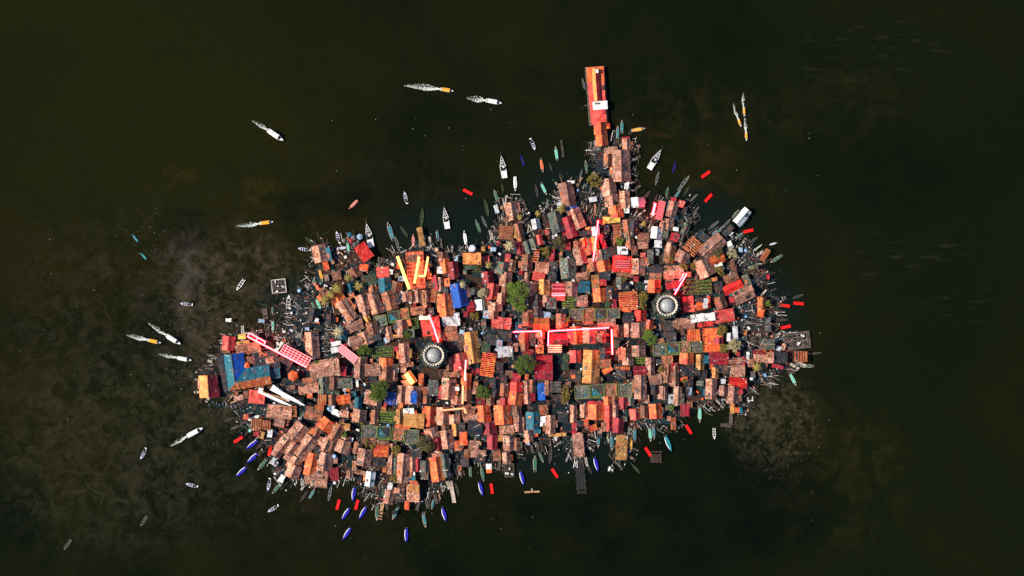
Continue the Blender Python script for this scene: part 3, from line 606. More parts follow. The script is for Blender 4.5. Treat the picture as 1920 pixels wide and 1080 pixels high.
# ------------------------------------------------------------------ the village, house by house
# lines: shape code (colour + '|' gable ridge up-down, '-' gable ridge across, '_' flat canopy, '/' lean-to), then u v w h rot in view units
VIEWS = {'A': (340, 400, 6), 'B': (340, 580, 6), 'C': (340, 760, 6), 'D': (660, 400, 6), 'E': (660, 580, 6), 'F': (660, 760, 6),
         'G': (980, 400, 6), 'H': (980, 580, 6), 'I': (980, 760, 6), 'J': (1240, 400, 6), 'K': (1240, 580, 6), 'L': (1240, 700, 6),
         'M': (880, 220, 6), 'N': (1060, 100, 3.6), 'O': (600, 880, 6), 'P': (1180, 330, 8), 'Q': (900, 350, 8), 'R': (560, 430, 8), 'S': (560, 540, 8)}
ROOFS = '''
R t| 325 365 190 240 -12;g/ 455 370 60 190 -12;o/ 415 540 70 130 -15;m| 850 650 170 140 -28;o_ 985 575 130 100 5;p- 1265 655 160 150 -5
R g| 1300 830 170 190 -5;m| 1465 870 150 150 15;w_ 1385 640 70 80 0;e_ 1060 760 230 170 -15;m| 1120 900 110 120 -10;l/ 1545 740 80 60 5
S o| 600 160 180 190 -33;t| 735 335 170 320 -33;t| 985 215 190 230 -18;t| 1000 345 90 110 -25;y| 1035 465 70 110 -25;t| 1150 225 170 310 -17;m| 1370 190 190 270 -15
S t| 1610 130 100 130 -8;m| 1700 120 60 130 -5;t| 1790 110 120 190 -8;m| 1880 150 90 140 -3;m/ 1790 340 210 110 -5;t- 840 560 250 160 -18;m| 1110 600 160 170 -15
S n/ 1250 630 80 110 -10;t| 1355 680 90 180 -12;k_ 1452 575 60 90 5;t| 1560 610 150 240 -6;t- 870 800 190 150 -12;t| 1010 750 180 190 -20;n_ 1180 740 130 110 -15
S a_ 1455 720 60 50 0;l_ 1325 775 80 80 -25;r_ 1460 910 80 70 0;t| 1590 970 140 270 -4;y/ 1680 975 35 130 0;t| 210 860 190 380 -4;w_ 565 830 150 70 -10;w_ 570 925 160 85 -10;p_ 690 885 110 90 -10
S d/ 1690 680 90 120 -5;o/ 1665 520 40 90 -20;n/ 1280 300 60 100 -15;w_ 260 480 90 60 10;k_ 30 720 60 90 0;l_ 130 610 60 40 0;n_ 560 700 120 150 10;w_ 770 810 50 110 10;r_ 510 785 80 40 0
S n_ 1500 130 90 190 -12;w_ 1550 110 40 130 -8;m_ 800 110 90 90 -20;d/ 730 240 50 90 -30;n_ 900 470 120 100 -30;k_ 430 745 90 50 -10
B p| 540 380 130 150 5;m_ 500 450 100 80 -3;n_ 960 570 300 200 -8;m_ 760 440 280 120 -10;y_ 700 370 150 35 -10;v_ 690 305 90 50 -8;p_ 860 980 180 150 4;t_ 650 990 110 60 -6
B t- 1620 660 320 180 -8;t- 1440 890 210 90 -8;m- 1450 810 150 80 -8;d| 1600 850 110 170 -3;m| 1720 830 90 140 0;d- 1850 830 150 100 0;e_ 1720 940 130 50 0;o_ 1450 960 60 80 0
B o- 1830 1010 140 90 -8;m| 1700 1020 60 110 0;r_ 1820 690 80 110 5;n_ 1290 890 220 110 -10;m_ 1250 880 80 50 -10;n_ 1060 650 120 160 -5;m_ 780 570 110 90 -10;s_ 940 500 110 50 -8;t_ 1000 570 90 70 -10
B w_ 1085 905 120 55 30;w_ 1180 985 130 40 32;w_ 900 905 60 50 20;g_ 1060 720 120 110 -5;n_ 1190 560 160 120 30;k_ 1330 290 70 70 3;w_ 540 120 60 40 0;l_ 910 130 70 40 10;m_ 730 960 60 90 0
C t- 1110 70 260 130 5;m- 1500 90 180 130 10;e_ 1380 100 90 80 10;o_ 735 125 50 60 0;t_ 1110 190 120 100 15;s_ 1560 20 100 60 0;n_ 1330 200 120 60 30
C t| 1320 300 170 200 40;t| 1170 430 140 170 38;t| 1250 480 120 150 38;t| 1400 460 170 250 38;t| 1280 640 140 130 28;t| 1270 735 140 130 22;t| 1100 510 100 130 32;t_ 1200 570 70 80 30
C o| 1640 215 180 120 35;m| 1750 300 120 190 30;t- 1530 380 190 80 25;t| 1635 440 90 150 25;m| 1695 470 80 130 20;t| 1820 460 130 130 20;t| 1620 630 160 190 8;o| 1470 660 130 240 12
C t- 1560 820 170 170 6;t_ 1430 830 80 90 5;y- 1790 230 210 60 5;w_ 1750 80 110 60 25;l_ 1690 40 60 50 0;w_ 1065 650 50 60 30;w_ 1040 620 45 80 30;w_ 1135 820 60 90 30;t_ 1840 90 100 80 10;m| 1540 270 70 130 20
C r_ 850 320 60 50 0;y_ 910 330 60 80 15;n/ 1530 530 60 140 15;s/ 1480 280 90 60 10;n_ 1860 500 100 120 10;t| 1850 400 90 90 5
D m_ 700 510 140 80 -3;f_ 1350 510 205 128 0;e_ 1330 605 120 50 0;m| 1020 490 110 90 0;o| 1050 590 90 150 -8;r| 1145 640 100 180 -8;w_ 990 640 60 80 -5;b| 1210 920 175 260 -10;o| 1050 1010 165 190 -3
D t| 1000 800 60 140 -3;o/ 1070 780 50 90 -5;r/ 930 780 50 160 -10;r| 1530 720 110 120 -5;p| 1580 880 120 170 8;w/ 1425 1030 70 110 -5;d| 1490 1030 60 110 -5;t| 1610 1050 150 90 2;d| 1700 620 160 120 10
D m| 1800 590 70 120 10;t| 1730 740 120 140 5;w_ 1485 700 50 50 10;m| 840 960 80 180 0;m- 860 800 110 70 0;n/ 1050 870 60 90 0;d_ 960 950 60 110 0;y_ 780 265 60 220 -12;k_ 1350 880 60 80 -10;m_ 1510 1010 60 60 0
D n_ 640 900 80 60 -10;r_ 840 610 60 150 -10;o_ 760 600 80 120 15;s_ 680 800 60 60 0;m| 1720 870 70 120 8;t| 1680 960 80 100 5;l_ 1170 510 40 50 0;o_ 870 700 60 80 -8
E p- 890 190 190 190 -8;x_ 960 320 110 130 -8;o| 1060 30 130 80 -3;w_ 1115 115 195 145 -3;m_ 1110 220 150 70 2;m_ 1110 300 160 100 3;n_ 1150 420 190 150 3;l_ 1240 260 60 60 5;y| 1350 430 160 340 -8
E p_ 1680 150 220 130 8;t| 1590 50 90 100 2;n_ 1580 340 130 120 3;w_ 1722 475 170 120 -3;r_ 1845 770 100 100 8;x| 1850 880 130 110 0;o| 1840 1000 140 140 8;n| 1610 890 100 190 3;m| 1710 900 90 130 3;n_ 1720 300 160 120 3
E o| 390 595 140 80 0;t| 100 580 140 80 5;t| 90 690 110 150 3;t- 240 680 160 120 0;m| 390 730 150 150 3;t| 480 740 60 110 0;o_ 780 780 60 120 0;k_ 920 880 110 180 0;t| 1090 890 150 220 3;p/ 1010 930 50 140 8
E o| 1290 810 90 180 3;m| 1290 960 100 120 0;t| 1180 1020 110 90 5;t| 560 950 90 180 2;t| 690 960 170 190 3;b_ 700 980 70 140 3;m| 840 1010 80 80 0;b_ 440 1000 110 140 8;t_ 220 990 150 160 10;p| 1220 590 170 180 -12;m| 1090 610 70 130 0
E w_ 1185 888 45 45 0;l_ 480 1040 60 60 0;m_ 1120 730 180 60 3;n_ 1660 660 80 120 3;n_ 1700 780 90 90 5;t_ 580 680 60 60 0;n_ 240 790 90 70 0;m/ 1230 340 60 120 0;n/ 500 660 60 90 0
E m| 1560 1010 80 120 0;r| 1720 1040 90 90 0;n/ 1580 800 60 50 0;m| 1000 290 50 60 0;w_ 65 830 30 90 0;r_ 500 440 60 50 0;p_ 1250 700 60 80 0;m_ 620 620 150 50 0;r_ 1400 700 90 60 -20
F m| 260 130 70 150 3;t| 90 110 140 120 8;w_ 640 70 120 80 -5;y- 700 165 220 150 6;o| 880 120 120 210 2;t| 1030 115 140 180 0;t| 1150 150 120 90 -5;t- 1335 140 150 80 -10;m- 1310 60 130 90 0;o| 1480 90 150 170 -5;o| 1700 100 180 200 -3
F m| 1850 60 100 100 0;t| 1870 200 90 170 0;y| 1170 260 70 140 -4;n_ 1235 235 70 90 0;o_ 1255 370 85 150 -2;n- 1385 250 150 140 -2;r| 1545 250 150 120 -3;t| 1070 380 140 190 -8;r| 970 430 100 130 -8;t| 900 310 140 100 -15
F t- 1740 270 150 80 -3;t| 1770 420 120 150 0;r| 1580 410 100 150 0;t- 1370 450 100 100 3;t_ 1420 540 170 90 5;t| 1740 580 80 120 -3;o- 335 510 150 110 0;t| 145 580 150 180 8;n_ 310 620 150 110 0;t| 450 600 75 330 3;d| 495 680 60 180 3
F t| 575 700 140 320 5;t| 680 660 70 150 0;r| 745 660 60 140 0;d| 830 680 100 120 0;o| 960 710 140 260 -8;d| 1050 670 80 250 -8;t_ 95 750 130 50 12;w| 210 820 90 150 8;t_ 690 980 150 200 0;m| 60 480 80 110 20;m- 190 400 150 60 0
F m_ 350 415 140 50 3;a_ 700 935 125 85 -3;o_ 700 860 90 45 0;t_ 30 680 40 110 0;o_ 540 235 110 50 10;m| 1050 250 70 90 -5;o_ 1195 450 80 110 -5;k_ 1235 440 50 70 0;n/ 720 540 120 100 0;l_ 1410 325 60 30 0;g_ 680 830 70 80 0
F m/ 1630 560 80 110 -3;n/ 1270 640 80 90 0;o_ 620 240 60 60 0;t_ 960 560 120 80 -10;n/ 1450 600 90 70 5;y| 540 120 60 150 0;m| 1850 430 60 130 0;s_ 830 60 70 60 5
O t| 780 300 100 140 12;t| 895 228 100 50 0;w_ 790 190 55 90 5;n_ 900 300 110 130 0;o_ 980 400 50 100 0;n/ 830 480 30 40 0;t| 340 50 60 70 0;k_ 1180 70 80 80 0;y_ 560 80 60 110 8
G v_ 995 75 190 75 -5;o| 1060 15 130 60 -3;m| 1190 240 90 320 -8;t- 1350 360 100 60 0;m- 1350 290 120 90 2;w| 1500 220 110 120 6;w_ 1520 345 85 80 3;n- 970 430 140 90 5;w/ 1120 420 110 80 0;x_ 1115 570 220 180 3
G d/ 1430 490 60 150 0;m| 1650 460 110 180 10;t| 1790 500 140 120 28;o_ 1640 530 75 50 -10;t| 1295 600 140 160 0;o_ 1390 540 60 80 0;n- 1480 640 160 80 0;m_ 1490 710 140 80 0;o| 1475 820 130 130 0;t- 1690 660 210 130 -3
G n| 60 990 110 150 0;n| 165 990 90 150 0;t| 100 850 110 150 2;y| 235 830 90 150 0;m| 300 840 50 150 0;d| 510 620 160 220 -5;m| 50 560 110 170 5;t- 215 610 140 110 5;p_ 180 710 140 100 10;r_ 330 480 50 150 8;n/ 345 590 80 90 0
G n_ 330 710 100 120 0;t| 650 480 120 180 -12;t- 660 710 120 70 -8;o| 910 580 135 130 -12;d| 880 470 140 110 -10;m| 790 580 90 130 -8;y/ 815 770 80 140 -5;n_ 920 700 120 120 0;t| 550 850 130 150 0;p_ 400 950 140 60 0
G g_ 690 830 130 130 0;o| 870 920 150 140 -4;t- 665 985 110 110 0;n| 1000 900 110 120 0;d| 1100 790 90 120 0;m- 1150 690 170 70 -5;r_ 1270 740 60 60 0;w_ 1390 770 50 30 0;k_ 320 1010 110 130 0;t| 270 960 90 60 0;n_ 600 150 120 60 0
G p_ 1350 470 60 50 0;m_ 1000 640 80 60 0;y/ 730 680 40 100 10;o_ 700 430 50 60 -10;o_ 1220 660 60 50 0;r/ 900 780 70 60 0;m_ 1250 420 70 100 -10;n/ 1170 830 60 80 0;s_ 1210 560 40 60 0
H m| 60 110 120 140 0;n| 170 40 80 90 0;l_ 260 60 110 65 10;o- 210 170 160 140 0;o| 195 280 80 70 0;m| 430 130 100 150 0;t- 940 150 190 80 -3;n- 1185 110 110 70 0;x| 1320 70 115 100 0;t| 1185 235 80 130 0;t| 1300 230 145 150 -2
H o| 1420 190 70 120 8;r/ 530 290 60 150 -3;o| 600 290 120 180 -3;t| 745 290 130 160 -1;n/ 890 260 100 70 0;m| 885 320 90 80 0;m| 1070 240 90 120 2;r- 410 340 180 120 0;y| 770 640 175 360 2;p| 590 530 120 120 0;e_ 485 590 80 180 5
H r- 240 560 170 80 0;r- 235 690 185 190 0;n| 920 490 120 110 0;m| 1150 500 140 120 0;t| 1300 470 140 110 0;t| 1180 590 110 60 0;n_ 1100 720 110 120 0;r- 1320 690 135 85 0;t| 1430 640 90 180 0;o| 1840 550 140 110 3
H m- 1620 570 110 80 0;n_ 1530 590 70 60 0;t| 1320 870 125 260 0;t- 1490 790 130 110 -8;m| 1600 700 100 110 0;t| 1710 810 80 90 0;t| 1570 930 90 130 0;n| 1480 900 70 80 0;t| 50 930 75 250 -3;m| 110 860 60 130 0
H b_ 210 925 85 190 -2;m| 290 880 70 150 0;n_ 410 1000 100 90 0;r/ 110 985 50 80 0;r_ 810 1055 170 50 0;o| 955 1030 80 80 0;m|1030 1030 70 90 0;r| 1130 1035 80 80 0;d| 1210 1030 70 80 0;r_ 1200 1050 50 50 0;e_ 1050 390 70 90 5
H n_ 1640 310 170 110 -3;n_ 1640 170 120 150 0;m| 20 360 80 200 -3;n_ 110 330 80 160 0;r_ 60 480 120 60 -5;m/ 930 610 110 90 -5;n/ 590 740 120 110 5;o_ 950 680 110 60 -30;p_ 1420 600 70 60 0;n_ 1640 650 110 60 0;r/ 1700 650 60 100 3
H s/ 190 450 80 80 0;t_ 1260 0 10 10 0;o_ 1170 10 100 40 0;m_ 60 30 90 50 0;m_ 1540 350 90 50 -15;n/ 1080 650 110 60 0;m_ 730 150 120 40 -2;t/ 200 360 50 90 0;r_ 1030 210 40 70 0
I t| 10 200 60 130 0;g| 120 170 150 180 0;w_ 230 175 62 112 0;t| 310 210 100 190 0;t| 65 340 75 130 -8;n_ 450 120 120 130 0;y_ 390 327 190 35 -3;t| 570 90 60 180 0;r_ 580 220 60 70 0;r_ 580 290 60 55 0;t| 690 60 80 130 0
I o| 820 70 190 160 0;p| 965 140 85 280 0;o_ 790 250 90 70 -20;t| 1040 70 60 160 0;r| 1130 10 60 50 0;p| 1265 95 110 110 -4;m| 1360 70 70 120 0;o| 1490 60 130 150 -5;t_ 625 440 120 270 -5;y_ 1110 470 130 280 3;r| 1070 220 110 150 3
I g_ 150 280 100 70 0;m/ 250 240 40 80 0;o_ 130 330 80 40 0;d_ 1140 150 60 60 0;n/ 640 200 60 60 0;w_ 372 367 26 55 -5;o/ 700 190 70 60 -10;m/ 920 240 70 90 0;n_ 860 340 60 60 0
J o| 620 515 110 160 65;w_ 645 600 90 100 -30;t| 480 620 170 180 -25;m| 220 490 100 110 25;r_ 140 800 200 80 -14;t| 565 375 160 290 48;n_ 460 260 140 90 38;w_ 760 345 55 60 -25;m- 780 730 150 90 -22;x| 800 830 90 210 62;t- 920 910 220 150 -25
J p_ 300 1020 120 175 -8;o- 440 1040 210 80 -14;w_ 485 1010 50 110 8;m| 660 1000 120 120 -20;r_ 790 970 70 70 -10;o_ 520 960 50 60 0;n_ 430 970 120 60 10;m_ 400 545 90 40 -10;t| 90 400 60 130 8;n_ 760 610 60 60 10;m/ 800 590 40 110 -15
J d/ 950 750 70 120 -25;n_ 640 830 100 110 -15;t| 10 150 50 80 5;s_ 590 740 60 40 -10;n_ 1100 720 130 80 -5;r_ 1180 715 60 50 10;m_ 300 690 70 60 5
K w_ 455 90 270 88 -6;p- 700 75 210 130 -8;x_ 490 165 190 60 -5;t- 250 160 230 110 -3;n_ 85 170 90 140 0;r- 635 550 200 120 2;y| 430 590 75 160 0;g_ 500 560 60 90 5;t- 845 575 180 55 0;w_ 965 540 35 125 0;r| 925 575 50 70 0
K r- 1085 495 110 60 2;t- 1140 535 210 110 3;d- 1180 390 155 110 3;n_ 1330 540 160 120 3;r_ 1300 640 130 45 12;w_ 825 270 55 165 -3;w| 765 310 50 80 0;t- 850 690 150 120 2;x- 855 825 185 100 4;t| 800 960 120 180 4;t| 690 910 75 100 2
K t| 555 890 110 210 2;n/ 700 670 110 80 3;y| 600 710 55 100 0;w_ 690 810 50 55 0;m| 150 720 70 160 0;m| 150 810 80 80 0;m| 70 680 70 110 0;n_ 280 690 160 120 0;t| 180 970 75 200 3;l_ 305 920 60 80 5;m| 30 950 60 110 0;r_ 880 920 60 60 0
K r| 640 350 90 60 0;w_ 1310 440 55 55 20;k_ 1190 120 60 60 0;k_ 1190 210 70 70 0;o_ 1110 40 80 90 10;m_ 60 760 100 50 0;o/ 250 780 70 30 -10;d_ 430 830 80 60 0;n_ 620 660 90 80 0;m/ 1000 600 60 80 0;n_ 400 700 60 80 0
L y_ 790 390 48 110 0;o_ 845 410 55 65 0;g_ 888 412 38 65 0;m| 60 60 80 70 0;t| 30 220 50 130 0;d_ 80 380 80 60 0;n/ 310 210 70 80 0;m_ 310 350 70 60 0
M t| 1700 550 200 340 -2;t_ 1590 380 150 85 -3;r_ 1755 245 90 45 0;t| 1765 310 80 120 -3;m| 1555 490 80 130 0;t| 1570 790 140 180 -6;t| 1600 940 140 120 -4;o| 1640 1040 140 80 -3;t| 1745 930 95 180 -3;w_ 1765 780 50 70 10
M t| 1100 870 150 260 -11;w_ 1140 732 80 32 0;w_ 1385 925 85 55 -10;w/ 1765 1040 50 70 0;g_ 1595 630 70 70 0;n_ 1470 470 110 240 -5;k_ 1430 360 90 50 0
P w| 120 400 180 130 -4;t| 635 500 130 220 15;r_ 655 370 80 90 15;p_ 770 420 100 100 22;g_ 660 615 120 60 12;t| 575 730 150 150 6;d| 835 800 90 150 25;r/ 670 920 120 110 20;d/ 765 920 70 130 22;d_ 530 880 90 120 6;n| 60 780 110 210 4
P m- 210 920 150 110 0;w| 1685 615 118 255 40;n_ 1470 820 90 190 42;w_ 690 800 80 60 10;w_ 1500 860 70 70 35;m_ 620 1010 90 60 15
Q t| 480 370 180 260 -10;w_ 245 340 60 130 -15;m| 590 690 110 250 -14;r| 590 910 90 180 -12;y_ 535 720 50 110 0;w| 835 560 100 130 -10;d| 815 850 100 140 -18;o_ 930 840 60 50 0;p| 890 800 70 130 -10;d| 720 910 90 180 -16;d| 1150 530 200 300 -14
Q r| 1345 610 150 310 -17;t| 1445 480 180 290 -21;b_ 1370 310 160 38 -15;w_ 1185 280 70 80 -10;r_ 1310 890 90 120 -8;m| 1460 870 100 80 0;o| 1560 840 90 100 -10;m| 1645 890 80 200 -12;y| 1730 860 90 190 -8;r/ 1840 830 60 220 -18
Q t| 1480 1010 140 140 -12;m_ 400 500 100 60 0;o_ 1080 1020 40 90 0;o_ 860 960 50 60 0;n_ 1570 700 180 70 -10;a_ 1610 625 70 30 -10;m_ 1620 990 80 80 -10;l_ 200 940 80 60 0;r_ 270 850 50 70 0;n_ 1900 640 80 80 0
N o| 235 510 78 75 -3;o| 245 590 72 70 -3
'''
for line in ROOFS.strip().split('\n'):
    vw, rest = line[0], line[2:]; x0, y0, k = VIEWS[vw]
    for e in rest.split(';'):
        e = e.strip()
        if not e: continue
        c, sh = e[0], e[1]; u, v, w, h, r = map(float, e[2:].split())
        if w/k < 3: continue
        zh = {('K', 700): 2.2, ('J', 440): 1.8, ('J', 290): 2.6, ('J', 520): 1.8, ('D', 1350): 4.2}.get((vw, int(u)))
        if sh == '_' and (vw, int(u)) in {('F', 700), ('E', 700), ('E', 1185), ('D', 700), ('K', 455), ('J', 485), ('F', 690), ('B', 1250), ('B', 860)}:
            zh = {'F700': 3.9, 'E700': 5.2, 'E1185': 5.5, 'D700': 4.6, 'K455': 5.0, 'J485': 5.2, 'F690': 3.2, 'B1250': 4.0, 'B860': 3.5}[vw+str(int(u))]
        house(c, sh, x0+u/k, y0+v/k, w/k, h/k, r, zh)
def at(vw, u, v): x0, y0, k = VIEWS[vw]; return x0+u/k, y0+v/k

# houses with their own look
def special_houses():
    # roof at the western tip: left slope amber, right slope dark red
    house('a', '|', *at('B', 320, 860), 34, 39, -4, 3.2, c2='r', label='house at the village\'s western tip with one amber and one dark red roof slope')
    # L-shaped blue hall
    x, y = at('B', 660, 690)
    t = thing('hall', x, y, -8, '', 'hall', None, 'large L-shaped hall with bright blue, steel blue and teal roof slopes by the western tip')
    OCC.append((x-15, y, 42, 66, -8)); OCC.append((x+24, y+12, 66, 34, -8))
    W, H = 5.6, 16.5
    def slope(name, pts, z, mat, th=.14):
        vs = [(a, b, c) for (a, b), c in zip(pts, z)]; n = len(vs); vs += [(a, b, c-th) for a, b, c in vs]
        fs = [tuple(range(n)), tuple(range(n, 2*n))[::-1]]+[((i+1) % n, i, n+i, n+(i+1) % n) for i in range(n)]
        me = MB().add(vs, fs); bm = me.build(name, RM[mat], t)
        import bmesh
        b = bmesh.new(); b.from_mesh(bm.data); bmesh.ops.recalc_face_normals(b, faces=b.faces); b.to_mesh(bm.data); b.free()
        return bm
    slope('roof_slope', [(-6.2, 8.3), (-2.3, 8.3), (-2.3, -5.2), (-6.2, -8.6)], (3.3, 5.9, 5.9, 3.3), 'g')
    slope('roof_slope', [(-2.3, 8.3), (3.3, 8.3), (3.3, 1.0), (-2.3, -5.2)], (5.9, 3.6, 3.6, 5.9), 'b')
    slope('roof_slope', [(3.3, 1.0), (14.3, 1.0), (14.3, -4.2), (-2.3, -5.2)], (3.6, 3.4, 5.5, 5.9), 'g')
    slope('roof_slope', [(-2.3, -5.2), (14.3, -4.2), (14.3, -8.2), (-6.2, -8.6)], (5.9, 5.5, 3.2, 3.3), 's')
    MB().box(-1.4, 0, .1, 8.6, 15.8, 3.1).box(8.4, -3.7, .1, 11, 8.2, 2.95).build('wall', M['wall'], t)
    MB().bar((-2.3, 8.3, 6), (-2.3, -5.2, 6), .18).bar((-2.3, -5.2, 6), (14.3, -4.2, 5.6), .18).build('ridge_cap', RM['d'], t)
    slope('verandah_roof', [(-9.6, 7.8), (-6.6, 8.2), (-6.6, -8.6), (-8.4, -8.8)], (2.4, 2.7, 2.7, 2.4), 'n')
    # long pier hall to the north
    x, y = at('N', 212, 287); OCC.append((x, y, 34, 110, -4))
    t = thing('pier_hall', x, y, -4.2, '', 'pier hall', None, 'long red-orange roofed hall running out over the water at the top of the village')
    rf = None
    for i, (y0, y1, w) in enumerate(((13.2, 6.4, 8.0), (6.3, .5, 7.7), (.4, -5.2, 7.6), (-5.3, -13.2, 7.4))):
        l, r, rz, hl = gable(w-.6, y0-y1-.3, 2.0+.1*i, R(5), '|', .3)
        o = MB().add(l.v, l.f).add(r.v, r.f).build('roof', RM['o' if i == 0 else 'p'], t); o.location.y = (y0+y1)/2
        MB().box(0, (y0+y1)/2, .1, w-.6, y0-y1-.4, 1.75).build('wall', M['wall'], t)
    l, r, rz, hl = gable(2.6, 14.5, 3.4, R(24), '|', .2); l.build('lantern_roof', RM['a'], t).location = (-.1, 5.0, 0); r.build('lantern_roof', RM['r'], t).location = (-.1, 5.0, 0)
    MB().box(-.1, 5, 1.9, 2.4, 14.2, 1.4).build('lantern_wall', M['wall'], t)
    MB().box(.75, 11.2, 3.85, 1.3, 1.8, .12).build('skylight', RM['w'], t)
    MB().box(1.1, -4.8, 2.95, 6.9, 3.9, .12, 0, .02).build('white_awning', RM['w'], t); v = MB()
    for i in range(4): v.box(-.9+i*.62, -3.9, 3.07, .42, .9, .1, 0, .02)
    v.build('vent', M['dark'], t)
    MB().box(2.6, -8, 2.1, 1.6, 2.0, .6).build('roof_hatch', RM['r'], t); MB().box(3.0, 3.4, 1.9, 1.2, 2.2, .6).build('roof_hatch', RM['n'], t)
    MB().box(0, 0, -.3, 9.2, 27.4, .42).build('deck', M['plank'], t)
    for i in range(7):
        for s in (-1, 1): MB().bar((s*4.3, -12.5+i*4.15, -1), (s*4.3, -12.5+i*4.15, 1.3), .14).build('pile', M['post'], t)
special_houses()

def tower(px, py, label, name='tower'):
    OCC.append((px, py, 50, 50, 0))
    t = thing('domed_tower', px, py, (px*.37) % 45, '', 'tower', 'round stone towers with glass domes', label)
    b = MB().lathe([(6.7, 0), (6.6, 6.2), (6.3, 6.6)], 8); b.build('octagonal_base', M['stone'], t)
    for k in range(8):
        a = 6.283*(k+.5)/8+.39; q = MB().box(6.5*math.cos(a), 6.5*math.sin(a), 0, 1.0, .7, 6.9, a)
        q.lathe([(.28, 6.9), (.05, 8.0)], 6, 6.6*math.cos(a), 6.6*math.sin(a)); q.build('buttress', M['stone'], t)
    MB().lathe([(4.6, 6.5), (4.6, 7.6), (4.35, 7.7)], 40).build('drum', M['stone'], t)
    MB().lathe([(4.55, 7.65), (4.7, 7.85), (4.3, 8.05), (3.95, 8.0), (3.85, 7.7)], 48).build('cornice_ring', M['cream'], t)
    for k in range(24):
        a = 6.283*k/24; q = MB()
        q.lathe([(.44, 7.6), (.48, 8.3), (.42, 8.75), (.2, 8.95)], 10, 4.68*math.cos(a), 4.55*math.sin(a)); q.build('battlement', M['cream'], t)
    MB().lathe([(3.85, 7.6), (3.7, 8.1), (3.45, 8.1), (3.3, 7.9), (3.0, 8.0), (2.9, 7.9)], 48).build('gutter_ring', M['dark'], t)
    MB().lathe([(3.05, 8.0), (3.15, 8.3), (2.9, 8.4), (2.7, 8.3)], 48).build('dome_rim', M['grey'], t)
    pr = [(2.75*math.cos(i*.157), 8.25+1.5*math.sin(i*.157)) for i in range(10)]+[(.05, 9.75)]
    MB().lathe(pr, 40).build('glass_dome', M['glass'], t, True)
    rb = MB()
    for k in range(6):
        a = 6.283*k/6+.52
        for i in range(6):
            p = lambda j: (2.79*math.cos(j*.157*1.5)*math.cos(a), 2.79*math.cos(j*.157*1.5)*math.sin(a), 8.27+1.5*math.sin(j*.157*1.5))
            rb.bar(p(i), p(i+1), .05, 4)
    rb.build('dome_ribs', M['grey'], t)
    MB().lathe([(.5, 9.7), (.45, 9.9), (.1, 10.1)], 12).build('finial', M['cream'], t)
tower(814.5, 665, 'domed stone tower with white battlement ring, in the left half of the village')
tower(1248.5, 572.5, 'domed stone tower with white battlement ring, at the right beside the red neon spike')

# ------------------------------------------------------------------ plots, crops, pergolas
for k, u, v, w, h, r, vw in ((0, 1230, 490, 190, 165, -10, 'S'), (1, 1430, 430, 170, 175, -10, 'S'), (2, 1585, 385, 150, 170, -8, 'S'),
        (0, 195, 300, 170, 150, 3, 'F'), (1, 360, 310, 150, 150, 3, 'F'), (2, 520, 320, 140, 155, 3, 'F'), (3, 675, 350, 155, 160, 4, 'F'),
        (3, 600, 60, 150, 130, 0, 'H'), (2, 745, 60, 125, 150, 0, 'H'), (1, 880, 60, 130, 135, 0, 'H'), (0, 1020, 45, 140, 110, -2, 'H'),
        (0, 1540, 450, 145, 145, -3, 'H'), (1, 1688, 440, 140, 140, -3, 'H'), (2, 1820, 420, 118, 130, -3, 'H'), (3, 390, 420, 135, 130, -3, 'K'),
        (0, 668, 930, 168, 150, -3, 'H'), (1, 838, 920, 150, 150, -2, 'H'), (2, 990, 912, 138, 155, 0, 'H'), (3, 1150, 910, 160, 150, 0, 'H')):
    kk = VIEWS[vw][2]; plot(k, *at(vw, u, v), w/kk, h/kk, r)
for vw, u, v, w, h, r, rows, dn in (('S', 1745, 530, 95, 150, -8, 5, .6), ('S', 1180, 970, 140, 150, -5, 3, .8), ('S', 1340, 950, 170, 150, -5, 3, .8), ('F', 400, 125, 180, 130, 3, 4, 1.3),
        ('G', 520, 1000, 140, 120, 2, 4, 1.1), ('H', 1310, 575, 130, 70, -2, 3, 1.2), ('J', 320, 830, 140, 160, -4, 3, .7), ('J', 480, 820, 160, 165, -4, 4, .8)):
    kk = VIEWS[vw][2]; crops(*at(vw, u, v), w/kk, h/kk, r, rows, dn)
for c, vw, u, v, w, h, r, ac, fl, n in (('s', 'Q', 390, 690, 215, 205, 3, True, 'n', 9), ('s', 'G', 1060, 230, 90, 200, 0, True, 'n', 11), ('s', 'J', 350, 375, 170, 180, 42, True, 'n', 7),
        ('s', 'G', 1185, 985, 215, 210, -3, True, 'r', 10), ('s', 'C', 850, 215, 120, 140, 3, False, 'n', 6), ('s', 'C', 965, 220, 90, 110, 3, False, 'n', 5), ('r', 'C', 1710, 770, 130, 140, -4, False, 'r', 8),
        ('s', 'C', 1270, 65, 70, 130, 0, False, 'n', 5), ('s', 'B', 1590, 1010, 100, 120, 3, False, 'n', 5), ('s', 'E', 820, 910, 80, 85, 0, True, 'w', 6), ('o', 'E', 1530, 620, 160, 270, 8, True, 'r', 13),
        ('k', 'H', 370, 870, 115, 120, 0, True, 'n', 7), ('r', 'L', 260, 410, 100, 140, 0, False, 'n', 7), ('o', 'K', 360, 290, 150, 130, -3, False, 'o', 6), ('o', 'K', 575, 345, 220, 270, -2, True, 'o', 9),
        ('s', 'I', 1690, 200, 60, 140, 0, False, 'n', 5), ('s', 'K', 1560, 530, 150, 120, 0, False, 'n', 5), ('s', 'D', 920, 930, 60, 140, 8, True, 'r', 8), ('s', 'G', 150, 490, 70, 130, 8, True, 'n', 5),
        ('o', 'H', 1150, 660, 110, 40, 0, False, 'n', 7), ('s', 'J', 1160, 470, 60, 150, 32, False, 'n', 4)):
    kk = VIEWS[vw][2]; pergola(c, *at(vw, u, v), w/kk, h/kk, r, ac, fl, n)
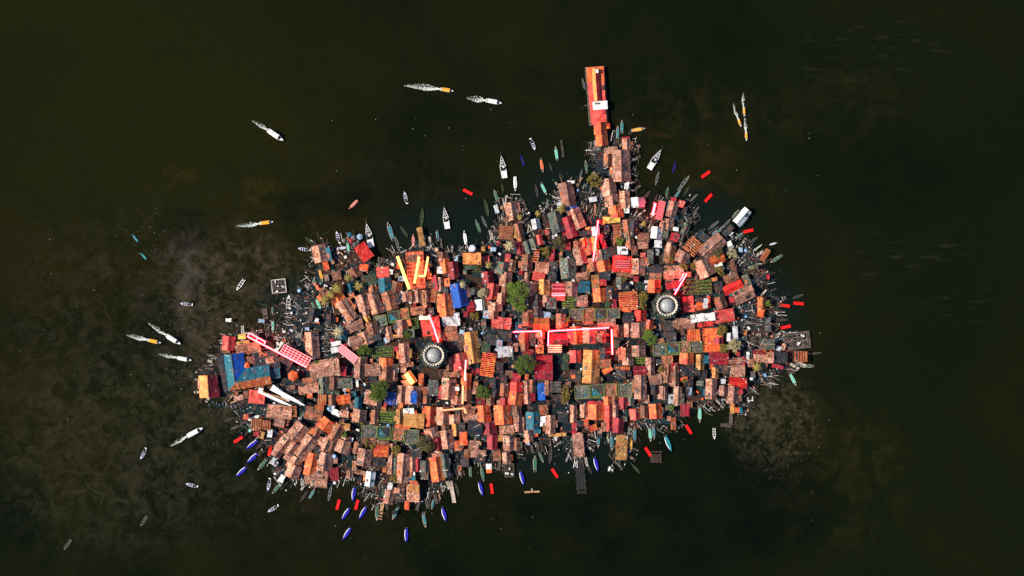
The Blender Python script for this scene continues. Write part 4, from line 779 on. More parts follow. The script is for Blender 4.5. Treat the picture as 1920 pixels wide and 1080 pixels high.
# umbrellas and round things
def parasol(px, py, r, c, n=8, base=None):
    rr = r*S; OCC.append((px, py, r*1.5, r*1.5, 0))
    t = thing('parasol', px, py, random.uniform(0, 45), base or f'{CN[c]} {"six" if n == 6 else "eight"}-sided parasol', 'parasol', 'parasols shading the decks')
    MB().lathe([(rr, 3.3), (rr*.5, 3.75), (.06, 4.1)], n).build('canopy', RM[c], t)
    MB().bar((0, 0, 0), (0, 0, 4.2), .07).build('pole', M['post'], t)
for vw, u, v, r, c, n in (('B', 740, 635, 42, 'o', 8), ('B', 1265, 745, 62, 'o', 6), ('R', 775, 85, 42, 'g', 6), ('R', 835, 130, 42, 'k', 6), ('R', 800, 180, 42, 'r', 6), ('R', 925, 115, 48, 'l', 6), ('R', 852, 235, 45, 'k', 6),
        ('R', 700, 170, 38, 'k', 6), ('R', 760, 130, 36, 'm', 6), ('R', 905, 185, 30, 'd', 6)):
    kk = VIEWS[vw][2]; parasol(*at(vw, u, v), r/kk, c, n)
house('x', '_', *at('R', 985, 345), 24, 33, -35, 3.6, label='bright red square tent canopy beside the cluster of small parasols')
def tank(px, py, r, m, base, lid='white'):
    t = thing('water_tank', px, py, 0, base, 'water tank', 'round water tanks and drums'); OCC.append((px, py, r*2, r*2, 0))
    MB().lathe([(r*S, 0), (r*S*1.02, 1.2), (r*S, 2.2), (r*S*.8, 2.45)], 18).build('tank_body', M[m], t); MB().lathe([(r*S*.35, 2.45), (r*S*.3, 2.58)], 12).build('lid', M[lid], t)
M['skyb'] = plain('sky_blue_plastic', (.22, .42, .75), .4, .1); M['tanp'] = plain('tan_clay', (.45, .24, .12), .7, .2)
for vw, u, v, r, m, b in (('C', 1725, 570, 25, 'skyb', 'sky blue round water tank'), ('D', 1355, 395, 40, 'lav', 'pale lavender round water tank'), ('F', 1425, 430, 36, 'tanp', 'tan clay round water tank'), ('K', 1010, 780, 17, 'white', 'white round water tank'),
        ('C', 1660, 35, 18, 'skyb', 'sky blue round water tank'), ('C', 1715, 10, 20, 'lav', 'pale lavender round water tank'), ('D', 955, 410, 25, 'tanp', 'tan clay round water tank'), ('C', 780, 280, 20, 'mint', 'mint green round water tank'),
        ('F', 1120, 775, 14, 'white', 'white round water tank'), ('Q', 735, 395, 14, 'white', 'white round water tank'), ('H', 1110, 430, 14, 'white', 'white round water tank'), ('O', 1480, 55, 14, 'white', 'white round water tank'),
        ('S', 15, 40, 28, 'skyb', 'sky blue round water tank'), ('I', 1700, 230, 16, 'white', 'white round water tank'), ('L', 140, 590, 16, 'white', 'white round water tank'), ('H', 155, 410, 12, 'white', 'white round water tank')):
    kk = VIEWS[vw][2]; tank(*at(vw, u, v), r/kk, m, b)

# ------------------------------------------------------------------ trees
for px, py, r, lf, b in ((967, 548, 22, 'leafg', 'biggest bright green round tree'), (976, 575, 11, 'leafg', 'small bright green tree touching the biggest tree'), (763, 626, 9, 'leafd', 'small deep green tree'), (685, 659, 12, 'leafd', 'dark green bushy tree'),
        (711, 732, 20, 'leafd', 'large dark green round tree'), (906, 734, 13, 'leafd', 'dark green bushy tree'), (984, 682, 19, 'leafd', 'large dark green round tree'), (1216, 633, 13, 'leafg', 'bright green ball-shaped tree'),
        (798, 830, 15, 'leaft', 'teal and rust leaved tree'), (1046, 457, 13, 'leaft', 'teal and rust leaved tree'), (1114, 338, 12, 'leafo', 'bare olive brown bush'), (1062, 733, 9, 'leafo', 'ochre leaved shrub'), (1060, 748, 8, 'leafo', 'ochre leaved shrub'),
        (743, 843, 9, 'leafo', 'ochre leaved shrub'), (740, 897, 8, 'leafo', 'ochre leaved shrub'), (1353, 620, 10, 'leafo', 'ochre leaved shrub'), (1356, 653, 9, 'leafo', 'ochre leaved shrub'), (1283, 713, 6, 'leafo', 'ochre leaved shrub'), (1348, 507, 9, 'leafo', 'ochre leaved shrub'),
        (1283, 500, 8, 'leafo', 'ochre leaved shrub'), (1206, 556, 9, 'leafo', 'ochre leaved shrub'), (1203, 572, 7, 'leafo', 'ochre leaved shrub'), (1162, 451, 8, 'leafg', 'small bright green tree'), (1023, 472, 9, 'leafo', 'ochre leaved shrub'), (647, 815, 6, 'leafg', 'small bright green tree'),
        (678, 786, 8, 'leafo', 'ochre leaved shrub'), (1240, 692, 6, 'leafo', 'ochre leaved shrub'), (897, 503, 8, 'leaft', 'teal and rust leaved tree'), (906, 548, 10, 'palmw', 'pale dry leaved bush'), (1065, 600, 5, 'leafo', 'ochre leaved shrub'), (889, 593, 8, 'leafo', 'ochre leaved shrub'),
        (688, 830, 7, 'leafo', 'ochre leaved shrub'), (700, 836, 6, 'leafo', 'ochre leaved shrub'), (1255, 485, 7, 'leafo', 'ochre leaved shrub'), (1300, 500, 6, 'leafo', 'ochre leaved shrub'), (595, 680, 5, 'leafg', 'small bright green tree'), (1345, 475, 10, 'leaft', 'teal and rust leaved tree'),
        (1372, 476, 9, 'palmw', 'pale dry leaved bush'), (1330, 470, 6, 'leafo', 'ochre leaved shrub'), (1170, 521, 7, 'leafo', 'ochre leaved shrub'), (1374, 648, 12, 'palmw', 'pale dry leaved bush'), (1259, 764, 5, 'leafg', 'small bright green tree'), (1439, 569, 5, 'leafg', 'small bright green tree')):
    tree(px, py, r, lf, b, 'shrub' if 'shrub' in b or 'bush' in b else 'tree', 'shrub' if 'shrub' in b or 'bush' in b else 'tree')
for px, py, r, m, b in ((634, 541, 13, 'palm', 'yellow-green palm tree'), (675, 536, 12, 'palm', 'yellow-green palm tree'), (636, 622, 14, 'palmw', 'pale dry palm tree'), (956, 461, 13, 'palmw', 'pale dry palm tree'), (1052, 392, 11, 'palm', 'yellow-green palm tree'), (1009, 401, 7, 'palm', 'yellow-green palm tree'),
        (1418, 687, 12, 'palm', 'yellow-green palm tree'), (917, 497, 9, 'palm', 'yellow-green palm tree'), (868, 534, 9, 'palmw', 'pale dry palm tree'), (1206, 420, 7, 'palm', 'yellow-green palm tree'), (611, 563, 13, 'palm', 'yellow-green palm tree'), (975, 408, 7, 'palm', 'yellow-green palm tree'),
        (623, 553, 10, 'palm', 'yellow-green palm tree'), (655, 520, 9, 'palm', 'yellow-green palm tree')):
    palm(px, py, r, m, b)

# ------------------------------------------------------------------ neon
def neon(label, pts, mat, r=.38, z=6.0, posts=True, cat='neon tube', extra=None, name='neon_light'):
    """a bent glass tube on posts; pts in photo pixels"""
    q = [P(*p) for p in pts]; cx = sum(p[0] for p in q)/len(q); cy = sum(p[1] for p in q)/len(q)
    t = bpy.data.objects.new(name, None); C.objects.link(t); t.location = (cx, cy, 0); tag(t, label, cat, 'glowing neon tubes over the roofs')
    tb = MB()
    for a, b in zip(q, q[1:]): tb.bar((a[0]-cx, a[1]-cy, z), (b[0]-cx, b[1]-cy, z), r, 8)
    tb.build('tube', M[mat], t)
    for a in q:
        if posts: MB().bar((a[0]-cx, a[1]-cy, .05), (a[0]-cx, a[1]-cy, z-r*.5), .1).build('post', M['grey'], t)
    return t
neon('tall straight red neon tube leaning by the yellow sheet roof', [(1120.5, 414), (1116, 452), (1111, 490)], 'neon', .25)
neon('red neon spike pointing at the right domed tower', [(1285.5, 513), (1263, 552)], 'neon', .30)
neon('thin red neon rod running out of the right domed tower side', [(1281, 512), (1272, 527)], 'neon', .18, 6.2)
neon('pink-white neon rod leading down to the left domed tower', [(805.5, 590), (814, 613), (823, 641)], 'neonp', .34)
neon('red neon bracket left of the long roof line, ending in a short drop', [(962, 622), (1014, 620), (1015, 631)], 'neon', .25)
neon('longest red neon line above the black canal, with a short left leg', [(1027, 648), (1028, 620.5), (1085, 617), (1141, 614)], 'neon', .25)
neon('vertical red neon tube dropping past the right end of the black canal', [(1145.5, 617), (1147, 664)], 'neon', .32)
neon('thick yellow neon beam forming the left stroke beside the red building', [(746.5, 481), (758, 513), (768.5, 542)], 'neony', .62)
neon('middle yellow neon beam slanting down over the red building', [(787, 482), (783, 505), (778, 531)], 'neony', .48)
neon('right yellow neon beam over the red building with a hooked foot', [(803.5, 482), (797.5, 518), (785, 517.5)], 'neony', .42)
neon('pale warm neon rod standing over the coral tent', [(874, 674), (872, 712)], 'neonw', .30)
neon('faint peach neon mast below the red cabin right of the left tower', [(869, 722), (867.5, 756)], 'neono', .42)
neon('peach neon roof edge shaped like a corner in the lower middle', [(831, 768), (871, 764), (874, 774)], 'neono', .34, 5.5)
neon('vertical thin red neon on the ladder-like red frame', [(1227.5, 382), (1222, 404)], 'neon', .5, 4.5)
# leaning neon gantry (west)
def gantry():
    x, y = 523, 657
    a = math.atan2(-(685-628), 578-468); L_ = math.hypot(110, 57)*S
    t = bpy.data.objects.new('neon_gantry', None); C.objects.link(t); X, Y = P(x, y); t.location = (X, Y, 0); t.rotation_euler = (0, 0, a)
    tag(t, 'long pink neon gantry with a glowing lattice panel near the blue hall', 'neon gantry'); OCC.append((x, y, 120, 22, 27))
    z = 5.2
    for yy, r_ in ((1.3, .26), (-.6, .3)): MB().bar((-L_/2, yy, z), (L_/2 if yy < 0 else -L_/2+8.5, yy if yy < 0 else 1.1, z), r_, 8).build('tube', M['neonp'], t)
    for xx in (-L_/2, -L_/2+4.5, -L_/2+8.5): MB().bar((xx, -.6, z), (xx, 1.3, z), .2, 8).build('tube', M['neonp'], t)
    MB().box(-L_/2+4.3, .35, z-.8, 8.8, 2.1, .1).build('backing_board', RM['r'], t)
    g = MB(); f = MB()
    x0, x1 = 1.2, L_/2-.2
    for i in range(9): g.bar((x0+(x1-x0)*i/8, -.3, z+.05), (x0+(x1-x0)*i/8+.3, 4.2, z+.05), .13, 6)
    for j in range(4): g.bar((x0, .5+j*1.2, z+.05), (x1+.2, .5+j*1.2, z+.05), .13, 6)
    g.build('lattice', M['neonl'], t)
    MB().box((x0+x1)/2, 2.0, z-.9, x1-x0+.4, 4.8, .1).build('backing_panel', RM['r'], t)
    MB().box(-.2, 2.3, z+.1, 1.4, 5.0, .5, -.15).box(-1.2, 2.6, z+.1, 1.0, 2.6, .5, .7).build('end_cap', M['cream'], t)
    for xx in (-L_/2+.3, -L_/4, 0, L_/4, L_/2-.3): MB().bar((xx, -.6, 0), (xx, -.6, z-.2), .14).build('post', M['rust'], t)
gantry()
def rack(label, px, py, w, h, rot, n, across, mat, floor, z=4.2, r=.13, name='neon_rack', base_h=3.2):
    W, H = w*S, h*S; t = thing(name, px, py, rot, '', 'neon rack', 'neon striped racks', label); OCC.append((px, py, w, h, rot))
    g = MB()
    for i in range(n):
        q = (i+.5)/n-.5
        if across: g.bar((-W/2, q*H, z), (W/2, q*H, z), r, 6)
        else: g.bar((q*W, -H/2, z), (q*W, H/2, z), r, 6)
    g.build('tubes', M[mat], t)
    f = MB()
    for s in (-1, 1): f.box(s*W/2, 0, z-.2, .2, H, .2); f.box(0, s*H/2, z-.2, W, .2, .2)
    f.build('frame', M['rust'], t); MB().box(0, 0, .1, W-.3, H-.3, base_h).build('base', RM[floor], t)
rack('fan of red neon stripes left of the dark bushy tree', *at('S', 750, 985), 40, 16, 38, 5, True, 'neonl', 'r', 4.2, .2)
rack('red lit ladder-like neon frame at the top right shore', *at('P', 458, 520), 13, 36, 12, 11, True, 'neond', 'r', 3.6, .16)
rack('white-framed red neon box left of the long neon line', *at('G', 402, 850), 25, 22, 0, 3, True, 'neond', 'r', 4.2, .12)
rack('pair of pale neon stripes on the salmon roof near the centre', *at('G', 400, 915), 25, 6, 0, 2, True, 'neonp', 'p', 4.9, .16, base_h=4.4)
rack('pale striped eave on the salmon roof above the left tower', *at('E', 820, 95), 20, 7, -3, 3, True, 'neonw', 'p', 5.2, .18, base_h=4.6)
rack('row of dim red neon lines across the crimson flat roof', *at('G', 1115, 575), 28, 16, 2, 4, True, 'neond', 'r', 4.2, .10, base_h=3.4)
rack('red glowing lattice above the red building between the yellow beams', *at('D', 720, 640), 33, 70, -4, 9, True, 'neond', 'o', 3.9, .07, base_h=3.1)
rack('tan and white striped gable at the left end of the black canal', *at('H', 360, 440), 26, 16, 0, 4, True, 'neonw', 's', 4.0, .10, base_h=3.3)
# white beams near the western tip, amber glowing shed
def beam(label, pts, wds, mat, z=4.8):
    q = [P(*p) for p in pts]; cx, cy = q[0]; t = bpy.data.objects.new('roof_beam', None); C.objects.link(t); t.location = (cx, cy, 0); tag(t, label, 'beam', 'white beams by the western tip')
    mb = MB(); vs = []
    for i, (x, y) in enumerate(q):
        a = q[min(i+1, len(q)-1)]; b = q[max(i-1, 0)]; d = Vector((a[0]-b[0], a[1]-b[1], 0)).normalized(); n = Vector((-d.y, d.x, 0))*wds[i]
        for s, zz in ((1, z), (-1, z), (-1, z+.5), (1, z+.5)): vs.append((x-cx+n.x*s, y-cy+n.y*s, zz))
    fs = [(3, 2, 1, 0), tuple(len(vs)-4+k for k in range(4))]
    for i in range(len(q)-1):
        a, b = i*4, i*4+4
        for k in range(4): fs.append((a+k, a+(k+1) % 4, b+(k+1) % 4, b+k))
    mb.add(vs, fs).build('beam', M[mat], t)
    for x, y in (q[0], q[-1]): MB().bar((x-cx, y-cy, 0), (x-cx, y-cy, z), .12).build('post', M['rust'], t)
beam('upper long white tapering beam under the hexagonal orange parasol', [at('B', 1030, 870), at('B', 1120, 930), at('B', 1280, 1010), at('B', 1400, 1075)], (1.5, 1.0, .8, .2), 'white')
beam('lower long white tapering beam beside the orange flat canopy', [at('B', 880, 910), at('B', 1000, 970), at('B', 1130, 1030), at('B', 1250, 1080)], (.8, .7, .7, .15), 'white', 4.2)
beam('thin tan beam between the two white tapering beams', [at('B', 930, 925), at('B', 1100, 975), at('B', 1220, 1030)], (.2, .25, .2), 'tan', 4.5)
x, y = at('E', 650, 775)
t = thing('lit_shed', x, y, -35, '', 'lit shed', None, 'shed with a blazing amber light panel below the left tower'); OCC.append((x, y, 36, 26, 0))
MB().box(0, 0, 3.3, 2.0, 5.4, .2).build('light_panel', M['flare'], t); MB().box(0, 0, .1, 5, 6.4, 2.6).build('wall', RM['s'], t)
b = MB()
for i in range(4): b.bar((-4.0, -1.2+i*.8, 3.1), (0, -2.4+i*.5, 3.1), .11)
b.build('lamp_bar', M['neono'], t)

# ------------------------------------------------------------------ boats
def covb(px, py, head, L, col, wl, ww, where, wbase=None, mt='foam', st=1.0):
    cn = 'white' if col == 'white' else 'yellow'
    o = boat('cov:'+('white' if col == 'white' else 'yell'), px, py, head, L, '')
    ITEMS.pop(); o['label'] = f'{cn}-canopied motorboat {where}'
    a = R(head); wake(px-math.sin(a)*L*.52, py+math.cos(a)*L*.52, head, wl, ww, f'white foam wake of the {cn}-canopied motorboat {where}', st, mt)
covb(838, 169, 98, 26, 'yell', 68, 9, 'at the top centre, with the longest wake', st=1.1)
covb(926, 191, 100, 31, 'white', 36, 9, 'heading right at the top centre')
covb(517, 254, 124, 36, 'white', 34, 6, 'alone in the upper left water', st=.7)
covb(500, 417.5, 83, 26, 'yell', 44, 7, 'left of the upper shore, climbing right', mt='foam')
covb(290, 640, 102, 26, 'yell', 42, 7, 'farthest left of the three west of the village')
covb(326, 637, 122, 32, 'white', 42, 6, 'in the middle of the three west of the village', st=.7)
covb(346, 673, 100, 28, 'white', 36, 5, 'nearest the blue hall of the three west of the village', st=.7)
covb(366, 810, 62, 34, 'white', 38, 6, 'in the lower left water, climbing right', st=.8)
covb(1395, 210, 176, 17, 'yell', 27, 4, 'topmost of the little trio at the upper right', st=.9)
covb(1386.5, 230, 160, 17, 'yell', 30, 4, 'leftmost of the little trio at the upper right', st=.9)
covb(1399, 256, 177, 17, 'yell', 28, 4, 'lowest of the little trio at the upper right', st=.9)
SK = [(347, 570, -82), (268, 853, 208), (357, 909, -75), (510, 955, 240), (504, 911, 192), (568, 467, -80), (633, 442, -14), (760, 368, -10), (1000, 273, 160)]
for x, y, h in SK: boat('ski', x, y, h, 24, 'small pale lavender skiff with a lifted outboard')
for x, y, h, L, k in ((451, 534, 215, 26, ''), (541, 567, 5, 29, ''), (455, 620, 178, 20, ''), (1339, 813, 178, 22, '')): boat('row', x, y, h, L, 'open white rowing boat with bench seats')
for x, y, h, L in ((127, 1021, 215, 24), (270, 977, 212, 24)): boat('row:dimw', x, y, h, L, 'dull grey rowing boat')  # both boats get one dull grey, darker than the white boats
for x, y, h in ((877, 360, 117), (1323, 327, 55), (1328, 371, 42), (1403, 433, 77), (1471, 573, 98), (1497, 569, 96), (1473, 613, 78), (1291, 805, 148), (1215, 847, 148), (1040, 887, 147), (922, 916, 172), (447, 824, 58), (506, 845, 15), (634, 946, 15), (669, 946, 15)):
    boat('raf', x, y, h, 19, 'bright red narrow pontoon raft')
for x, y, h in ((472, 834, 233), (473, 859, 228), (452, 885, 228), (663, 927, 187), (648, 964, 213), (680, 962, 210), (650, 1001, 213), (762, 1004, 180), (833, 965, 165), (902, 917, 165), (979, 897, 166), (1118, 871, 165)):
    boat('blu', x, y, h, 27, 'white-edged canoe under a deep blue tarpaulin')
boat('blu:cyan', 1253, 832, 158, 31, 'white-edged canoe under a cyan tarpaulin')
for x, y, h, L, c, cn in ((707, 962, 180, 28, 'greenc', 'green'), (741, 963, 205, 26, 'tealc', 'teal'), (796, 976, 170, 28, 'tealc', 'teal'), (1312, 778, 180, 30, 'mint', 'mint green'), (1487, 712, 152, 27, 'mint', 'mint green'),
        (1043, 287, -8, 26, 'mint', 'mint green'), (1099, 311, -8, 22, 'greenc', 'green'), (930, 367, -18, 24, 'greenc', 'green'), (1020, 355, 155, 25, 'mint', 'mint green'), (1016, 311, 170, 26, 'oran', 'orange'), (1158, 248, 0, 25, 'tealc', 'teal'), (1166, 237, 0, 25, 'tealc', 'teal'),
        (1196, 243, 80, 28, 'yell', 'yellow'), (732, 433, -18, 36, 'tealc', 'teal'), (896, 423, -20, 25, 'greenc', 'green'), (625, 508, 170, 25, 'greenc', 'green'), (593, 534, 155, 25, 'greenc', 'green'), (602, 517, 165, 25, 'yell', 'yellow'), (590, 577, 155, 25, 'greenc', 'green'), (598, 572, 157, 26, 'mint', 'mint green'),
        (512, 613, 178, 24, 'mint', 'mint green'), (511, 583, 180, 16, 'greenc', 'green'), (653, 465, 172, 22, 'mint', 'mint green'), (882, 883, 0, 22, 'greenc', 'green'), (905, 890, 170, 27, 'greenc', 'green'), (1003, 868, 0, 30, 'greenc', 'green'), (1122, 825, 180, 27, 'tealc', 'teal'), (1147, 831, 178, 28, 'tealc', 'teal'), (1182, 833, 182, 33, 'yell', 'yellow'),
        (1190, 813, 0, 27, 'tealc', 'teal'), (1219, 815, 175, 27, 'mint', 'mint green'), (1226, 812, 178, 24, 'tealc', 'teal'), (1251, 359, 12, 18, 'greenc', 'green'), (1379, 401, 40, 20, 'greenc', 'green'), (1386, 442, 232, 18, 'tealc', 'teal'), (1416, 499, 65, 26, 'oliv', 'olive'), (492, 871, 220, 28, 'greenc', 'green'),
        (1140, 822, 178, 20, 'oliv', 'olive'), (1180, 808, 170, 18, 'oliv', 'olive'), (1085, 870, 180, 6, 'oliv', 'olive')):
    if L > 10: boat('can:'+c, x, y, h, L, f'longboat with a {cn} canopy')
for x, y, h, L, c, cn in ((872, 445, -8, 27, 'white', 'white'), (966, 345, 178, 28, 'white', 'white'), (775, 450, 0, 24, 'pink', 'pink'), (662, 384, 225, 24, 'pink', 'pink'), (642, 465, 82, 22, 'lav', 'lavender'), (567, 903, 180, 28, 'grey', 'grey'), (478, 783, 70, 26, 'white', 'white'), (1450, 457, 75, 15, 'lav', 'lavender'), (253, 446, -38, 18, 'cyan', 'cyan'), (269, 480, -40, 17, 'cyan', 'cyan'), (1393, 635, 85, 14, 'mint', 'mint green')):
    boat('clo:'+c, x, y, h, L, f'slim {cn} decked boat')
for x, y, h, L in ((692, 441, -12, 50), (836, 409, -9, 44), (943, 313, -9, 46), (1228, 299, 32, 46)): boat('fer', x, y, h, L, 'white ferry boat with an open dark middle')
for x, y, h, L, m, cn in ((942, 352, -8, 18, 'oliv', 'olive'), (1006, 357, -10, 26, 'post', 'brown'), (1032, 852, 5, 34, 'post', 'brown'), (1282, 343, 38, 36, 'grey', 'grey'), (1338, 422, 52, 26, 'grey', 'grey'), (791, 408, 5, 36, 'oliv', 'olive'), (912, 389, -12, 34, 'oliv', 'olive'), (1232, 334, 14, 27, 'grey', 'grey'), (1094, 157, -12, 22, 'grey', 'grey'), (1101, 198, -85, 12, 'grey', 'grey'),
        (1032, 313, -20, 18, 'post', 'brown'), (1108, 357, 165, 18, 'grey', 'grey'), (857, 918, 165, 26, 'oliv', 'olive'), (908, 416, 155, 24, 'grey', 'grey'), (979, 300, -18, 24, 'blue', 'dark blue'), (1264, 314, 18, 22, 'blue', 'dark blue'), (619, 923, 12, 32, 'grey', 'grey'), (745, 457, -15, 30, 'grey', 'grey'), (1305, 395, 35, 20, 'grey', 'grey')):
    boat('out:'+m, x, y, h, L, f'slim {cn} dugout canoe')
# ------------------------------------------------------------------ village ground
OUT = [(383, 702), (379, 738), (440, 742), (446, 762), (452, 800), (482, 815), (512, 850), (508, 880), (528, 905), (566, 900), (590, 912), (640, 902), (655, 880), (668, 900), (690, 930), (722, 945), (742, 925), (790, 945), (815, 925), (838, 905), (868, 872),
       (905, 860), (950, 868), (985, 836), (1060, 828), (1072, 858), (1098, 858), (1105, 815), (1152, 815), (1156, 862), (1178, 862), (1184, 805), (1222, 795), (1262, 796), (1302, 765), (1345, 752), (1365, 752), (1395, 772), (1396, 735), (1432, 715), (1470, 694), (1500, 672),
       (1498, 640), (1440, 620), (1452, 590), (1468, 560), (1425, 548), (1440, 510), (1418, 480), (1400, 460), (1372, 455), (1350, 430), (1320, 455), (1282, 440), (1296, 400), (1275, 372), (1258, 380), (1240, 372), (1222, 402), (1210, 440), (1198, 400), (1182, 340), (1186, 262),
       (1160, 258), (1112, 275), (1118, 335), (1132, 390), (1098, 402), (1086, 350), (1075, 340), (1048, 345), (1046, 385), (1020, 400), (1000, 440), (985, 432), (978, 385), (940, 380), (932, 440), (905, 462), (862, 478), (832, 465), (805, 462), (790, 455), (755, 470), (728, 488),
       (700, 500), (692, 478), (660, 452), (640, 480), (618, 470), (604, 458), (585, 466), (592, 500), (585, 535), (555, 560), (540, 590), (522, 625), (480, 630), (440, 625), (412, 640), (406, 668)]
def inside(x, y, poly=OUT):
    r = False; j = len(poly)-1
    for i in range(len(poly)):
        (xi, yi), (xj, yj) = poly[i], poly[j]
        if (yi > y) != (yj > y) and x < (xj-xi)*(y-yi)/(yj-yi)+xi: r = not r
        j = i
    return r
gm, nt, b = newmat('village_ground'); L = nt.links.new
tc = N(nt, 'ShaderNodeTexCoord'); v = N(nt, 'ShaderNodeTexVoronoi', distance='CHEBYCHEV'); v.inputs['Scale'].default_value = .17; v.inputs['Randomness'].default_value = .6; L(tc.outputs['Object'], v.inputs['Vector'])
sp = N(nt, 'ShaderNodeSeparateColor'); L(v.outputs['Color'], sp.inputs[0])
r = ramp(nt, [(0, (.010, .020, .026)), (.35, (.016, .036, .042)), (.6, (.055, .03, .022)), (.8, (.012, .015, .018)), (1, (.08, .05, .04))], 'CONSTANT'); L(sp.outputs[0], r.inputs[0])  # navy and teal cells put the tint of shaded gaps into the colour
n = N(nt, 'ShaderNodeTexNoise'); n.inputs['Scale'].default_value = 1.2; n.inputs['Detail'].default_value = 5; L(tc.outputs['Object'], n.inputs['Vector'])
r2 = ramp(nt, [(.35, (.35, .35, .35)), (.55, (1, 1, 1)), (.7, (1.9, 1.8, 1.7))]); L(n.outputs[0], r2.inputs[0])
L(mixc(nt, 'MULTIPLY', r.outputs[0], r2.outputs[0]), b.inputs['Base Color']); b.inputs['Roughness'].default_value = .9; b.inputs['Specular IOR Level'].default_value = .1
vs = [(*P(x, y), 0.0) for x, y in OUT]; k = len(vs); vs += [(x, y, -1.0) for x, y, z in vs]
from mathutils.geometry import tessellate_polygon
tri = tessellate_polygon([[Vector(q) for q in vs[:k]]])
fs = []
for t3 in tri:
    a, b_, c_ = (Vector(vs[i]) for i in t3); fs.append(tuple(t3) if (b_-a).cross(c_-a).z > 0 else tuple(t3[::-1]))
fs += [(i, i+k, (i+1) % k+k, (i+1) % k) for i in range(k)]
struct(MB().add(vs, fs).build('ground', gm))

# ------------------------------------------------------------------ lean-tos filling the gaps
CANAL = [(1095, 650, 115, 18, -4), (1044, 690, 26, 60, 0), (814, 680, 58, 60, 0), (1248, 580, 62, 66, 0), (745, 645, 115, 15, -12), (893, 530, 30, 62, -10), (575, 712, 20, 34, 10), (1182, 643, 50, 16, 0), (613, 785, 22, 26, 30), (1202, 476, 24, 22, 0)]
YARD = [(880, 620, 40, 10, -8), (725, 845, 20, 20, 0), (545, 650, 50, 20, 0), (610, 640, 40, 40, 0), (1360, 615, 40, 30, 0), (1400, 600, 60, 40, 0), (1400, 640, 50, 20, 0), (550, 590, 50, 60, 0), (1390, 490, 40, 40, 0), (700, 900, 40, 50, 0), (1345, 735, 40, 30, 0), (900, 840, 40, 50, 0)]
segs = [(math.dist(OUT[i], OUT[(i+1) % len(OUT)]), OUT[i], OUT[(i+1) % len(OUT)]) for i in range(len(OUT))]
def dist_out(x, y): 
    best = 1e9
    for l_, a, b_ in segs:
        t_ = max(0, min(1, ((x-a[0])*(b_[0]-a[0])+(y-a[1])*(b_[1]-a[1]))/(l_*l_))); best = min(best, math.dist((x, y), (a[0]+(b_[0]-a[0])*t_, a[1]+(b_[1]-a[1])*t_)))
    return best
G = 3; occ = set()
def cells(px, py, w, h, rot, grow=0):
    a = R(rot); ca, sa = math.cos(a), math.sin(a); out = set(); hw, hh = w/2+grow, h/2+grow
    m = int((abs(hw)+abs(hh))/G)+2; ix, iy = int(px//G), int(py//G)
    for i in range(ix-m, ix+m+1):
        for j in range(iy-m, iy+m+1):
            dx, dy = i*G+G/2-px, j*G+G/2-py
            if abs(dx*ca+dy*sa) <= hw and abs(-dx*sa+dy*ca) <= hh: out.add((i, j))
    return out
for o_ in OCC: occ |= cells(*o_)
for o_ in CANAL: occ |= cells(*o_)
yard = set()
for o_ in YARD: yard |= cells(*o_)
SRC = [o_ for o_ in OCC if o_[2] > 8]
added = 0
for size in ((13, 18), (9, 13), (7, 10), (5, 8)):
    for _ in range(520):
        px, py = random.uniform(385, 1500), random.uniform(265, 945)
        if not inside(px, py): continue
        w, h = size[0]*random.uniform(.8, 1.2), size[1]*random.uniform(.8, 1.3)
        near = min(SRC, key=lambda q: (q[0]-px)**2+(q[1]-py)**2); rot = near[4]+random.uniform(-6, 6)
        cs = cells(px, py, w, h, rot)
        if not cs or sum(c in occ or c in yard for c in cs) > .12*len(cs): continue
        if not all(inside(i*G, j*G) for i, j in cs): continue
        if dist_out(px, py) < 18 and size[0] > 6: continue
        occ |= cells(px, py, w, h, rot, 1)
        c = random.choices('tmndokyrwsgplev', (13, 20, 20, 10, 6, 4, 3, 9, 5, 6, 6, 3, 3, 5, 1))[0]
        sh = random.choices('|_/-', (3.5, 1.6, 5, 1.8))[0] if w*h > 90 else random.choice('_///////')
        house(c, sh, px, py, w, h, rot, random.uniform(1.4, 2.4)); added += 1
        if added > 150: break

# ------------------------------------------------------------------ jetties, rafts, platforms, stakes
def jetty(px, py, w, l, rot, mat, base, label=None, gaps=.12, rail=True, cat='jetty', name='jetty'):
    W, H = w*S, l*S; t = thing(name, px, py, rot, base, cat, f'wooden {cat.replace("jetty","jettie")}s over the water' , label)
    d = MB(); n = max(3, int(H/.62))
    for i in range(n):
        if random.random() < gaps: continue
        d.box(random.uniform(-.08, .08), ((i+.5)/n-.5)*H, .55+random.uniform(-.03, .03), W*random.uniform(.85, 1.08), H/n*.78, .08, random.uniform(-.05, .05))
    d.build('planks', M[mat], t)
    s_ = MB()
    for s in (-1, 1): s_.box(s*W*.38, 0, .38, .14, H, .14)
    s_.build('stringers', M['post'], t)
    m = max(2, int(H/2.4))
    for i in range(m):
        for s in (-1, 1):
            y = (i/(m-1)-.5)*(H-.3); MB().bar((s*W*.52, y, -.8), (s*W*.52+random.uniform(-.06, .06), y, random.uniform(.8, 1.7)), .08, 5).build('pile', M['pale' if random.random() < .4 else 'post'], t)
    return t
random.seed(21)
jetty(*at('I', 650, 790), 18, 68, -5, 'dark', '', 'long dark collapsing jetty running down from the tan speckled pontoon roof', .08)
jetty(*at('O', 1490, 255), 7, 41, -10, 'pale', '', 'bleached straight jetty with a wider end, at the bottom middle', .0)
jetty(*at('O', 690, 470), 7, 32, 8, 'tan', '', 'narrow rusty jetty between two boats with a pale tip, lower left', .05)
jetty(*at('L', 782, 512), 7, 22, 0, 'plank', '', 'upright arm of the L-shaped jetty at the lower right', 0)
jetty(*at('L', 728, 582), 7, 21, 90, 'plank', '', 'lower flat arm of the L-shaped jetty at the lower right', 0)
